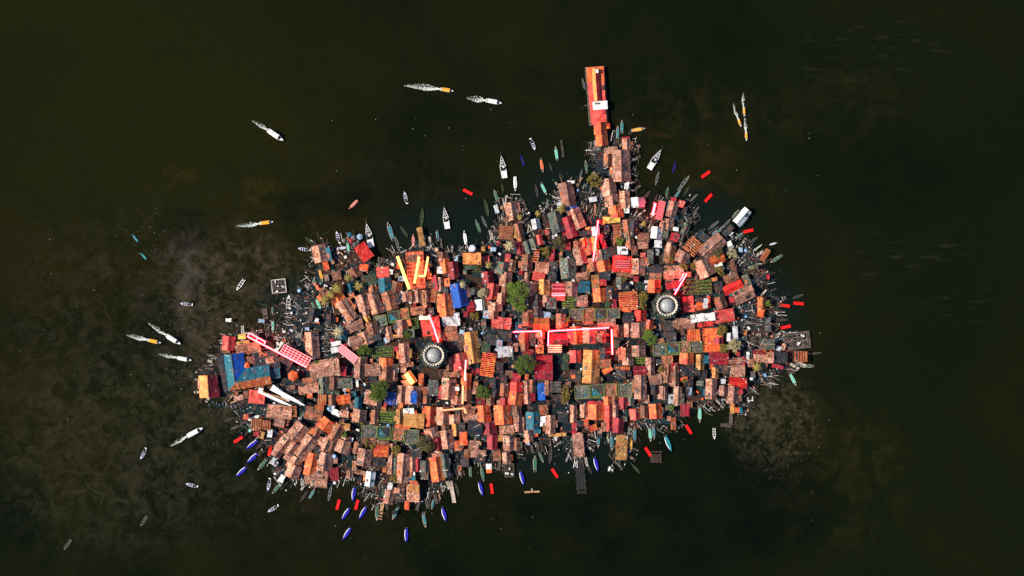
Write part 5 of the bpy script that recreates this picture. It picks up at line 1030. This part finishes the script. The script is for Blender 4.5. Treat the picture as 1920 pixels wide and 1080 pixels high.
jetty(*at('I', 1500, 580), 22, 22, 0, 'wood', '', 'dark half-sunken square jetty beside a red raft and a cyan canoe', .2)
jetty(*at('B', 950, 100), 9, 36, -8, 'plank', '', 'crooked grey jetty above the pink neon gantry', .1)
jetty(*at('B', 970, 260), 8, 22, 0, 'plank', '', 'short ladder-like jetty just above the pink neon gantry', .35)
jetty(*at('B', 1240, 240), 6, 24, 58, 'plank', '', 'upper slanting ladder-like jetty right of the neon gantry top', .4)
jetty(*at('B', 1245, 310), 6, 20, 62, 'plank', '', 'lower slanting ladder-like jetty right of the neon gantry top', .4)
jetty(*at('M', 1045, 350), 4, 32, -8, 'plank', '', 'thin dark jetty beside the mint longboat at the top shore', .2)
def platform(px, py, w, h, rot, label, mat, name='floating_platform', holes=True, seed=1):
    random.seed(seed); W, H = w*S, h*S; t = thing(name, px, py, rot, '', 'platform', None, label)
    d = MB(); nx = 5
    for i in range(nx):
        d.box(0, ((i+.5)/nx-.5)*H, .1, W, H/nx*.55, .35, random.uniform(-.02, .02))
        if holes: d.box(((i+.5)/nx-.5)*W, 0, .46, W/nx*.35, H, .12, random.uniform(-.03, .03))
    d.build('deck', M['plank' if mat == 'pale' else mat], t)
    f = MB()
    for s in (-1, 1): f.box(s*W/2, 0, .0, .35, H+.3, .8); f.box(0, s*H/2, .0, W-.36, .35, .76)
    f.build('frame', M['pale' if mat == 'pale' else 'plank'], t)
    c = MB()
    for i in range(5): c.box(random.uniform(-.4, .4)*W, random.uniform(-.4, .4)*H, .6, random.uniform(.4, 1.2), random.uniform(.4, 1.0), random.uniform(.3, .8), random.uniform(0, 3))
    c.build('crates', M['white'], t)
platform(523, 536.5, 26, 25, -6, 'square wooden raft platform floating off the left shore', 'pale')
platform(*at('K', 1530, 350), 46, 30, -6, 'weathered grey pier platform sticking out at the right tip', 'plank', seed=4)
platform(*at('F', 1770, 730), 17, 24, -2, 'small dark net raft among the boats below the village', 'wood', seed=5)
platform(*at('I', 990, 715), 10, 9, 10, 'tiny grey float in the water at the bottom centre', 'plank', seed=6)
x, y = at('F', 1540, 710); t = thing('float', x, y, -3, '', 'float', None, 'small white and red box float left of a red raft at the lower shore')
MB().box(0, 1.0, -.2, 2.6, 2.6, .9).build('upper_half', M['white'], t); MB().box(0, -1.2, -.2, 2.6, 1.8, .86).build('lower_half', M['oran'], t)
x, y = at('I', 105, 972); t = thing('barge', x, y, -3, '', 'barge', None, 'long orange timber boom with a white-specked line above it')
MB().box(0, 0, -.2, 7, .8, .7).build('hull', M['tan'], t); MB().box(0, .9, -.1, .7, 1.2, .5).build('outrigger', M['grey'], t)
x, y = at('L', 1000, 285); t = thing('float', x, y, -5, '', 'float', None, 'small white U-shaped float off the lower right shore')
MB().box(-1.1, 0, -.2, .35, 1.8, .6).box(1.1, 0, -.2, .35, 1.8, .6).box(0, -.9, -.2, 2.4, .5, .55).build('frame', M['white'], t)
for i in range(9):
    x, y = at('B', 300+i*45+random.uniform(-12, 12), 1085+random.uniform(-10, 30)); t = thing('mooring_stake', x, y, random.uniform(-20, 20), 'pale blue leaning mooring stakes', 'stake', 'blue stakes off the western tip')
    MB().bar((0, 0, -1), (.3, 1.8, 1.2), .10).build('pole', M['skyb'], t); MB().bar((.3, 0, -1), (.8, -.4, 1.0), .08).build('prop', M['skyb'], t)
# small jetties and racks round the edge
BO = [(o.location.x/S+960, 540-o.location.y/S) for o in bpy.data.objects if o.get('category') in ('canoe', 'longboat', 'ferry', 'decked boat', 'raft', 'skiff', 'rowing boat', 'dugout canoe')]
random.seed(5)
jl = []; tries = 0
while len(jl) < 130 and tries < 5000:
    tries += 1
    l_, a, b_ = random.choices(segs, [q[0] for q in segs])[0]; q = random.random(); x, y = a[0]+(b_[0]-a[0])*q, a[1]+(b_[1]-a[1])*q
    nx, ny = (b_[1]-a[1])/l_, -(b_[0]-a[0])/l_
    if inside(x+nx*6, y+ny*6): nx, ny = -nx, -ny
    rx, ry = x-920, (y-640)*1.6; m = math.hypot(rx, ry); nx, ny = nx+rx/m, ny+ry/m; m = math.hypot(nx, ny); nx, ny = nx/m, ny/m
    ln = random.uniform(9, 24); cx, cy = x+nx*ln*.35, y+ny*ln*.35; ex, ey = x+nx*ln, y+ny*ln
    if inside(ex, ey) or any(math.dist((ex, ey), p) < 9 or math.dist((cx, cy), p) < 8 for p in BO): continue
    if any(math.dist((cx, cy), p) < 7.5 for p in jl): continue
    jl.append((cx, cy)); mt = random.choices(('plank', 'wood', 'pale', 'tan'), (4, 3, 2.2, 1))[0]
    jetty(cx, cy, random.uniform(2.6, 5.5), ln, math.degrees(math.atan2(nx, -ny)), mt, {'plank': 'short grey plank', 'wood': 'short dark wooden', 'pale': 'short bleached', 'tan': 'short tan'}[mt]+' jetty', None, .15)
# slim dugouts nosing in to the shore
random.seed(17); sl = []; tries = 0
while len(sl) < 34 and tries < 4000:
    tries += 1
    l_, a, b_ = random.choices(segs, [q[0] for q in segs])[0]; q = random.random(); x, y = a[0]+(b_[0]-a[0])*q, a[1]+(b_[1]-a[1])*q
    rx, ry = x-920, (y-640)*1.8; m = math.hypot(rx, ry); nx, ny = rx/m, ry/m; ln = random.uniform(17, 27); off = random.uniform(.55, 1.3)*ln
    cx, cy = x+nx*off, y+ny*off
    if inside(cx-nx*ln*.4, cy-ny*ln*.4) or x < 560 and y < 760 or any(math.dist((cx+nx*k*ln*.4, cy+ny*k*ln*.4), p) < 11 for k in (-1, 0, 1) for p in BO+sl) or any(math.dist((cx, cy), p) < 10 for p in jl): continue
    sl.append((cx, cy)); k = random.choice((('out:grey', 'slim grey dugout canoe'), ('out:post', 'slim brown dugout canoe'), ('out:oliv', 'slim olive dugout canoe'), ('out:post', 'slim brown dugout canoe'), ('can:greenc', 'longboat with a green canopy'), ('can:tealc', 'longboat with a teal canopy')))
    boat(k[0], cx, cy, math.degrees(math.atan2(nx, -ny))+random.uniform(-10, 10)+random.choice((0, 180)), ln, k[1])
# loose crates and drums on the gaps
random.seed(11)
def crate(px, py, c, cn):
    t = thing('crate', px, py, random.uniform(0, 90), f'small {cn} crate', 'crate', 'crates standing between the houses')
    w, d, h = random.uniform(.9, 1.7), random.uniform(.8, 1.4), random.uniform(.6, 1.1)
    MB().box(0, 0, .05, w, d, h).build('crate_body', M[c], t); l = MB()
    for i in range(3): l.box(0, (i-1)*d*.32, h+.055, w*1.05, d*.25, .06)
    l.build('lid', M[c], t)
nc = 0
for _ in range(4000):
    if nc >= 110: break
    px, py = random.uniform(400, 1480), random.uniform(300, 930)
    if not inside(px, py) or (int(px//G), int(py//G)) in occ: continue
    occ |= cells(px, py, 9, 9, 0); c, cn = random.choices((('white', 'white'), ('lav', 'pale lavender'), ('skyb', 'sky blue'), ('pink', 'pink'), ('tan', 'tan'), ('grey', 'grey'), ('oran', 'orange')), (5, 2, 2, 2, 2, 2, 2))[0]
    crate(px, py, c, cn); nc += 1

# ------------------------------------------------------------------ uncountable scraps
random.seed(3)
M['scrap'] = islandmat('mixed_scraps', [(.05, .03, .02), (.12, .06, .04), (.03, .035, .04), (.25, .10, .05), (.40, .20, .12), (.10, .09, .085), (.5, .06, .03), (.6, .6, .58), (.02, .08, .10), (.2, .16, .13)])
M['shore'] = islandmat('bleached_scraps', [(.05, .045, .04), (.08, .07, .065), (.65, .62, .58), (.12, .1, .09), (.03, .03, .03), (.38, .25, .21), (.10, .07, .06), (.07, .06, .055), (.02, .09, .09), (.05, .045, .04), (.8, .8, .78), (.04, .035, .03)])
mb = MB(); c_ = 0
from mathutils.bvhtree import BVHTree
bpy.context.view_layer.update(); bv = []; bf = []
for ob in bpy.data.objects:
    if ob.type == 'MESH' and ob.name.split('.')[0] in ('roof', 'sheet', 'deck', 'ground', 'roof_slope', 'base', 'floor', 'bed', 'planks', 'roof_sheet', 'slats', 'wall', 'octagonal_base', 'drum'):
        k0 = len(bv); mw = ob.matrix_world; bv += [mw @ v.co for v in ob.data.vertices]; bf += [tuple(i+k0 for i in p.vertices) for p in ob.data.polygons]
bvh = BVHTree.FromPolygons(bv, bf)
while c_ < 7500:
    x, y = random.uniform(385, 1495), random.uniform(262, 940)
    if not inside(x, y) or ((int(x//G), int(y//G)) in occ and random.random() < .55): continue
    X, Y = P(x, y); loc, nor, ix_, ds = bvh.ray_cast(Vector((X, Y, 60)), Vector((0, 0, -1)))
    z = 0.0; n3 = Vector((0, 0, 1))
    if loc: z = loc.z; n3 = nor if nor.z > 0 else -nor
    if z > 5.9: continue
    if n3.z < .6: continue
    u_ = random.random(); l = random.uniform(.22, .8) if u_ < .75 else random.uniform(1.2, 3.6); w_ = random.uniform(.14, .6) if u_ < .75 else random.uniform(.10, .22)
    a_ = random.uniform(0, 3.14); ca, sa = math.cos(a_), math.sin(a_); sx_, sy_ = -n3.x/n3.z, -n3.y/n3.z
    mb.box(X, Y, z+.02, l, w_, random.uniform(.06, .3), a_, sx_*ca+sy_*sa, -sx_*sa+sy_*ca); c_ += 1
o = mb.build('scattered_scraps', M['scrap']); tag(o, 'planks, rags and small scraps littering the village roofs and the gaps between them', 'litter', None, 'stuff')
mb = MB(); c_ = 0
def sticks(X, Y, a):
    u = random.random()
    if u < .10:
        l, w = random.uniform(1.2, 2.8), random.uniform(.8, 1.4)
        for s in (-1, 1):
            mb.box(X-math.sin(a)*s*w/2, Y+math.cos(a)*s*w/2, .5, l, .11, .12, a)
            if random.random() < .8: mb.box(X+math.cos(a)*s*l/2, Y+math.sin(a)*s*l/2, .63, .11, w, .12, a)
    elif u < .6: mb.box(X, Y, random.uniform(.0, 1.0), random.uniform(1.4, 5.0), random.uniform(.10, .2), .12, a, random.uniform(-.08, .08))
    else: mb.box(X, Y, random.uniform(.0, .7), random.uniform(.3, .9), random.uniform(.15, .5), .12, random.uniform(0, 3), random.uniform(-.15, .15))
while c_ < 3000:
    l_, a, b_ = random.choices(segs, [q[0] for q in segs])[0]; q = random.random(); x, y = a[0]+(b_[0]-a[0])*q+random.gauss(0, 8), a[1]+(b_[1]-a[1])*q+random.gauss(0, 8)
    if c_ > 2100:
        q = random.choice(YARD); x, y = random.gauss(q[0], q[2]*.4), random.gauss(q[1], q[3]*.4)
    if c_ <= 2100 and noise.noise((x*.045, y*.045, 2)) < -.15 or (int(x//G), int(y//G)) in occ: continue
    rx, ry = x-920, (y-640)*1.8; sticks(*P(x, y), math.atan2(-ry, rx)+random.gauss(0, .3)+(random.random() < .2)*1.57); c_ += 1
o = mb.build('shore_scraps', M['shore']); tag(o, 'bleached sticks, rails and driftwood strewn along the village shore', 'driftwood', None, 'stuff')
# bubbles and floating flecks on the left water
mb = MB()
for _ in range(1500):
    cx, cy, sx, sy = random.choice(((400, 850, 90, 70), (300, 600, 70, 60), (360, 740, 30, 50), (280, 460, 30, 40), (60, 520, 60, 60), (560, 930, 130, 60), (470, 820, 60, 50), (330, 690, 40, 60), (740, 960, 120, 50), (300, 780, 120, 90)))
    x, y = random.gauss(cx, sx), random.gauss(cy, sy)
    if inside(x, y) or x < 0: continue
    X, Y = P(x, y); s = random.uniform(.04, .12) if random.random() < .95 else random.uniform(.12, .26); mb.box(X, Y, -.04, s*1.4, s, .04, random.uniform(0, 3))
for _ in range(120):
    x, y = random.uniform(600, 1560), random.uniform(200, 1000)
    if inside(x, y): continue
    X, Y = P(x, y); s = random.uniform(.07, .3); mb.box(X, Y, -.04, s*1.4, s, .04, random.uniform(0, 3))
o = mb.build('floating_flecks', M['foamd']); tag(o, 'tiny pale flecks of foam and litter drifting on the dark water', 'flecks', None, 'stuff')

# ------------------------------------------------------------------ water
wm, nt, b = newmat('lagoon_water'); L = nt.links.new
tc = N(nt, 'ShaderNodeTexCoord')
def nz(scale, detail=5, rough=.55, off=(0, 0, 0), str_=(1, 1, 1), rot=0, dist=0):
    mp = N(nt, 'ShaderNodeMapping'); mp.inputs['Location'].default_value = off; mp.inputs['Scale'].default_value = str_; mp.inputs['Rotation'].default_value = (0, 0, rot)
    L(tc.outputs['Object'], mp.inputs[0]); q = N(nt, 'ShaderNodeTexNoise'); q.inputs['Scale'].default_value = scale; q.inputs['Detail'].default_value = detail; q.inputs['Roughness'].default_value = rough; q.inputs['Distortion'].default_value = dist
    L(mp.outputs[0], q.inputs['Vector']); return q.outputs[0]
def blob(px, py, rx, ry, rot=0):
    """soft mask, 1 in the middle of a shoal"""
    X, Y = P(px, py); mp = N(nt, 'ShaderNodeMapping', vector_type='TEXTURE'); mp.inputs['Location'].default_value = (X, Y, 0); mp.inputs['Rotation'].default_value = (0, 0, R(rot)); mp.inputs['Scale'].default_value = (rx*S, ry*S, 1)
    L(tc.outputs['Object'], mp.inputs[0]); g = N(nt, 'ShaderNodeTexGradient', gradient_type='SPHERICAL'); L(mp.outputs[0], g.inputs[0]); r_ = ramp(nt, [(0, (0, 0, 0)), (.55, (1, 1, 1))], 'EASE'); L(g.outputs['Fac'], r_.inputs[0]); return r_.outputs[0]
def thr(v_, a, b2):
    r_ = ramp(nt, [(a, (0, 0, 0)), (b2, (1, 1, 1))]); L(v_, r_.inputs[0]); return r_.outputs[0]
def math2(op, a, b2):
    m_ = N(nt, 'ShaderNodeMath', operation=op)
    for i, q in enumerate((a, b2)):
        if isinstance(q, (int, float)): m_.inputs[i].default_value = q
        else: L(q, m_.inputs[i])
    return m_.outputs[0]
big = nz(.011, 7, .6, (3, 7, 0), (1, 1, 1), 0, .5); r = ramp(nt, [(.35, (.0024, .0046, .0020)), (.5, (.0066, .0082, .0024)), (.66, (.0122, .0108, .0028))]); L(big, r.inputs[0]); col = r.outputs[0]
# greener and darker to the right and to the bottom, olive to the upper left
sx = N(nt, 'ShaderNodeSeparateXYZ'); L(tc.outputs['Object'], sx.inputs[0])
gx = N(nt, 'ShaderNodeMapRange'); gx.inputs[1].default_value = -60; gx.inputs[2].default_value = 170; L(sx.outputs[0], gx.inputs[0])
col = mixc(nt, 'MIX', col, (.0042, .0074, .0024), math2('MULTIPLY', gx.outputs[0], .7))
col = mixc(nt, 'MIX', col, (.0098, .0118, .0022), math2('MULTIPLY', blob(150, 120, 700, 420), .7))
for (q, c, k, *ss) in (((300, 700, 420, 400), (.021, .0195, .0110), .85, .12), ((450, 560, 190, 170), (.050, .040, .024), .9, .16), ((350, 520, 70, 130), (.060, .052, .044), .6), ((415, 690, 110, 140), (.047, .038, .024), .9, .16), ((200, 850, 280, 240), (.025, .025, .013), .8, .13), ((490, 370, 60, 55), (.030, .027, .004), .6), ((330, 328, 55, 30), (.026, .025, .004), .5),
                  ((540, 445, 90, 80), (.022, .018, .008), .7), ((1455, 800, 95, 120, -25), (.060, .050, .032), .75, .22), ((1420, 780, 80, 45, 30), (.060, .050, .034), .7, .3), ((1560, 890, 190, 190), (.018, .0155, .0045), .8), ((1250, 240, 190, 140), (.0175, .0135, .0040), .9), ((1330, 360, 170, 80), (.0165, .013, .0040), .8), ((1560, 200, 220, 120), (.0125, .0115, .0040), .7), ((760, 340, 240, 80), (.015, .012, .007), .6), ((620, 960, 180, 80), (.014, .011, .005), .7), ((380, 770, 70, 60), (.026, .026, .013), .6)):
    m1 = thr(nz(ss[0] if ss else .075, 10, .74, (q[0]*.1, q[1]*.1, 0), (1, 1, 1), 0, .9), .46, .64)
    f = math2('MULTIPLY', math2('MULTIPLY', blob(*q), m1), k); col = mixc(nt, 'MIX', col, c, f)
for q, k in (((650, 370, 70, 50), .8), ((340, 430, 70, 60), .6), ((1180, 180, 120, 90), .6), ((560, 385, 60, 45), .7), ((1640, 330, 200, 120), .5), ((1230, 960, 480, 190), .9), ((680, 362, 28, 22), .85), ((1490, 950, 110, 80), .6), ((1000, 150, 50, 40), .6)):
    m1 = thr(nz(.04, 6, .6, (q[1]*.1, q[0]*.1, 0)), .30, .62)
    col = mixc(nt, 'MIX', col, (.0017, .0037, .0022), math2('MULTIPLY', math2('MULTIPLY', blob(*q), m1), k))
# shallow teal water round the houses
for q in ((880, 440, 240, 90), (1060, 380, 130, 110), (1280, 420, 170, 90), (1040, 850, 190, 60), (560, 560, 100, 60), (1440, 600, 90, 130)):
    col = mixc(nt, 'MIX', col, (.0045, .0105, .0110), math2('MULTIPLY', blob(*q), .6))
mot = nz(.22, 9, .72, (5, 5, 0)); r_ = ramp(nt, [(.33, (.62, .62, .62)), (.5, (1, 1, 1)), (.68, (1.5, 1.45, 1.4))]); L(mot, r_.inputs[0]); col = mixc(nt, 'MULTIPLY', col, r_.outputs[0], math2('ADD', .22, math2('MULTIPLY', blob(400, 680, 420, 400), .65)))
# cat's-paw ripples: their pale sheen is painted into the water colour as streaks
stk = thr(nz(.16, 5, .6, (2, 9, 0), (.45, 2.6, 1), -.22), .56, .70)
msk2 = math2('MAXIMUM', math2('MAXIMUM', blob(1640, 90, 190, 70), blob(1560, 130, 90, 40)), math2('MAXIMUM', blob(1790, 570, 120, 50), blob(1690, 480, 160, 60)))
col = mixc(nt, 'MIX', col, (.021, .021, .012), math2('MULTIPLY', math2('MULTIPLY', stk, msk2), .65))
# weed specks on the shoals
sp_ = thr(nz(.5, 5, .75), .56, .68); msk = math2('MAXIMUM', blob(1455, 805, 120, 130), blob(420, 640, 160, 200)); col = mixc(nt, 'MIX', col, (.085, .075, .055), math2('MULTIPLY', math2('MULTIPLY', sp_, msk), .6))
L(col, b.inputs['Base Color']); b.inputs['Roughness'].default_value = .12; b.inputs['IOR'].default_value = 1.33; b.inputs['Specular IOR Level'].default_value = .12
bp = N(nt, 'ShaderNodeBump'); bp.inputs['Strength'].default_value = .25; bp.inputs['Distance'].default_value = .3
L(math2('ADD', nz(.35, 4, .6, (0, 0, 0), (1, 2.2, 1), -.35), nz(1.6, 2, .5)), bp.inputs['Height']); L(bp.outputs[0], b.inputs['Normal'])
o = MB().add([(-2500, -2500, -.05), (2500, -2500, -.05), (2500, 2500, -.05), (-2500, 2500, -.05)], [(0, 1, 2, 3)]).build('water', wm); struct(o)

# ------------------------------------------------------------------ labels that single each thing out
LAND = [(1117, 200, 'the long red pier hall'), (814, 665, 'the left domed tower'), (1248, 573, 'the right domed tower'), (450, 700, 'the blue L-shaped hall'), (760, 500, 'the thick yellow neon beams'), (862, 553, 'the big blue roof'), (967, 552, 'the biggest green tree'),
        (525, 657, 'the pink neon gantry'), (1236, 395, 'the red ladder-like neon frame'), (1163, 312, 'the speckled pier house'), (886, 485, 'the bright orange square canopy'), (1493, 638, 'the grey pier platform'), (1328, 635, 'the large orange slatted pergola'), (1366, 785, 'the L-shaped jetty'),
        (711, 732, 'the lower left round tree'), (984, 682, 'the central dark round tree'), (1390, 407, 'the white boathouse'), (1085, 833, 'the tan speckled pontoon'), (1108, 687, 'the long ochre barn'), (727, 780, 'the green crop bed'), (683, 465, 'the red tent canopy'), (560, 830, 'the lower left thatched rows'),
        (777, 925, 'the amber square tarpaulin'), (1128, 423, 'the yellow sheet roof'), (1015, 720, 'the striped blue roof'), (947, 438, 'the tan slatted pergola'), (1400, 552, 'the wide thatched house on the right shore'), (1165, 840, 'the mottled amber pontoon'), (523, 536, 'the square raft platform'), (1228, 760, 'the long orange roof at lower right'),
        (870, 762, 'the peach neon corner'), (1095, 650, 'the black canal'), (595, 910, 'the thatched house on the lower left shore'), (1145, 640, 'the vertical red neon tube'), (690, 900, 'the white-walled shed at the lower shore'), (1190, 730, 'the lowest row of garden plots')]
DIRS = ['right of', 'below right of', 'below', 'below left of', 'left of', 'above left of', 'above', 'above right of']
ORD = ['', 'second nearest ', 'third nearest ', 'fourth nearest ', 'fifth nearest ', 'sixth nearest ', 'seventh nearest ', 'eighth nearest ', 'ninth nearest ']
def sector(dx, dy): return int(((math.degrees(math.atan2(dy, dx))+22.5) % 360)//45)
bybase = {}
for o, base, px, py in ITEMS: bybase.setdefault(base, []).append((o, px, py))
used = set()
for base, L_ in bybase.items():
    for o, px, py in L_:
        opts = []
        for lx, ly, ln in LAND:
            d0 = math.dist((px, py), (lx, ly))
            if d0 < 3: continue
            s0 = sector(px-lx, py-ly)
            rank = sum(1 for o2, x2, y2 in L_ if o2 is not o and sector(x2-lx, y2-ly) == s0 and math.dist((x2, y2), (lx, ly)) < d0)
            many = any(o2 is not o and sector(x2-lx, y2-ly) == s0 for o2, x2, y2 in L_)
            opts.append((d0*(1+.6*rank), rank, many, s0, ln))
        opts.sort()
        for sc_, rank, many, s0, ln in opts:
            if rank > 8: continue
            lab = f'{base}, {(ORD[rank] or "nearest ") if many else ""}{DIRS[s0]} {ln}'.strip()
            if len(lab.split()) > 16 or lab in used: continue
            used.add(lab); o['label'] = lab; break

# ------------------------------------------------------------------ light, sky, camera
SUN_EL, SUN_AZ = 42, 180          # azimuth: direction the light comes from, degrees counter-clockwise from +x
w = bpy.data.worlds.new('World'); scene.world = w; w.use_nodes = True; nt = w.node_tree
sky = nt.nodes.new('ShaderNodeTexSky'); sky.sky_type = 'NISHITA'; sky.sun_disc = False; sky.sun_elevation = R(SUN_EL); sky.sun_rotation = R(90-SUN_AZ); sky.air_density = 1.0; sky.dust_density = .4; sky.ozone_density = 2.0
bg = nt.nodes['Background']; nt.links.new(sky.outputs[0], bg.inputs[0]); bg.inputs[1].default_value = .085
sd = bpy.data.lights.new('sun', 'SUN'); sd.energy = 4.6; sd.angle = R(.5); sd.color = (1, .86, .70); so = bpy.data.objects.new('sun', sd); C.objects.link(so)
d = Vector((math.cos(R(SUN_AZ))*math.cos(R(SUN_EL)), math.sin(R(SUN_AZ))*math.cos(R(SUN_EL)), math.sin(R(SUN_EL)))); so.rotation_euler = d.to_track_quat('Z', 'Y').to_euler(); so.location = d*500
cd = bpy.data.cameras.new('camera'); cd.sensor_width = 36; cd.lens = 67.5; cd.clip_end = 6000; cd.clip_start = 5; co = bpy.data.objects.new('camera', cd); C.objects.link(co); co.location = (0, 0, 900); scene.camera = co
scene.view_settings.view_transform = 'Standard'; scene.view_settings.look = 'None'; scene.view_settings.exposure = 0.5
scene.cycles.max_bounces = 4; scene.cycles.diffuse_bounces = 2; scene.cycles.glossy_bounces = 1; scene.cycles.caustics_reflective = False; scene.cycles.caustics_refractive = False
scene.render.resolution_x = 1024; scene.render.resolution_y = 576
for o in bpy.data.objects:
    if o.get('category') in ('canoe', 'longboat', 'ferry', 'decked boat', 'raft', 'skiff', 'rowing boat', 'dugout canoe', 'motorboat'): o.location.z = -.1
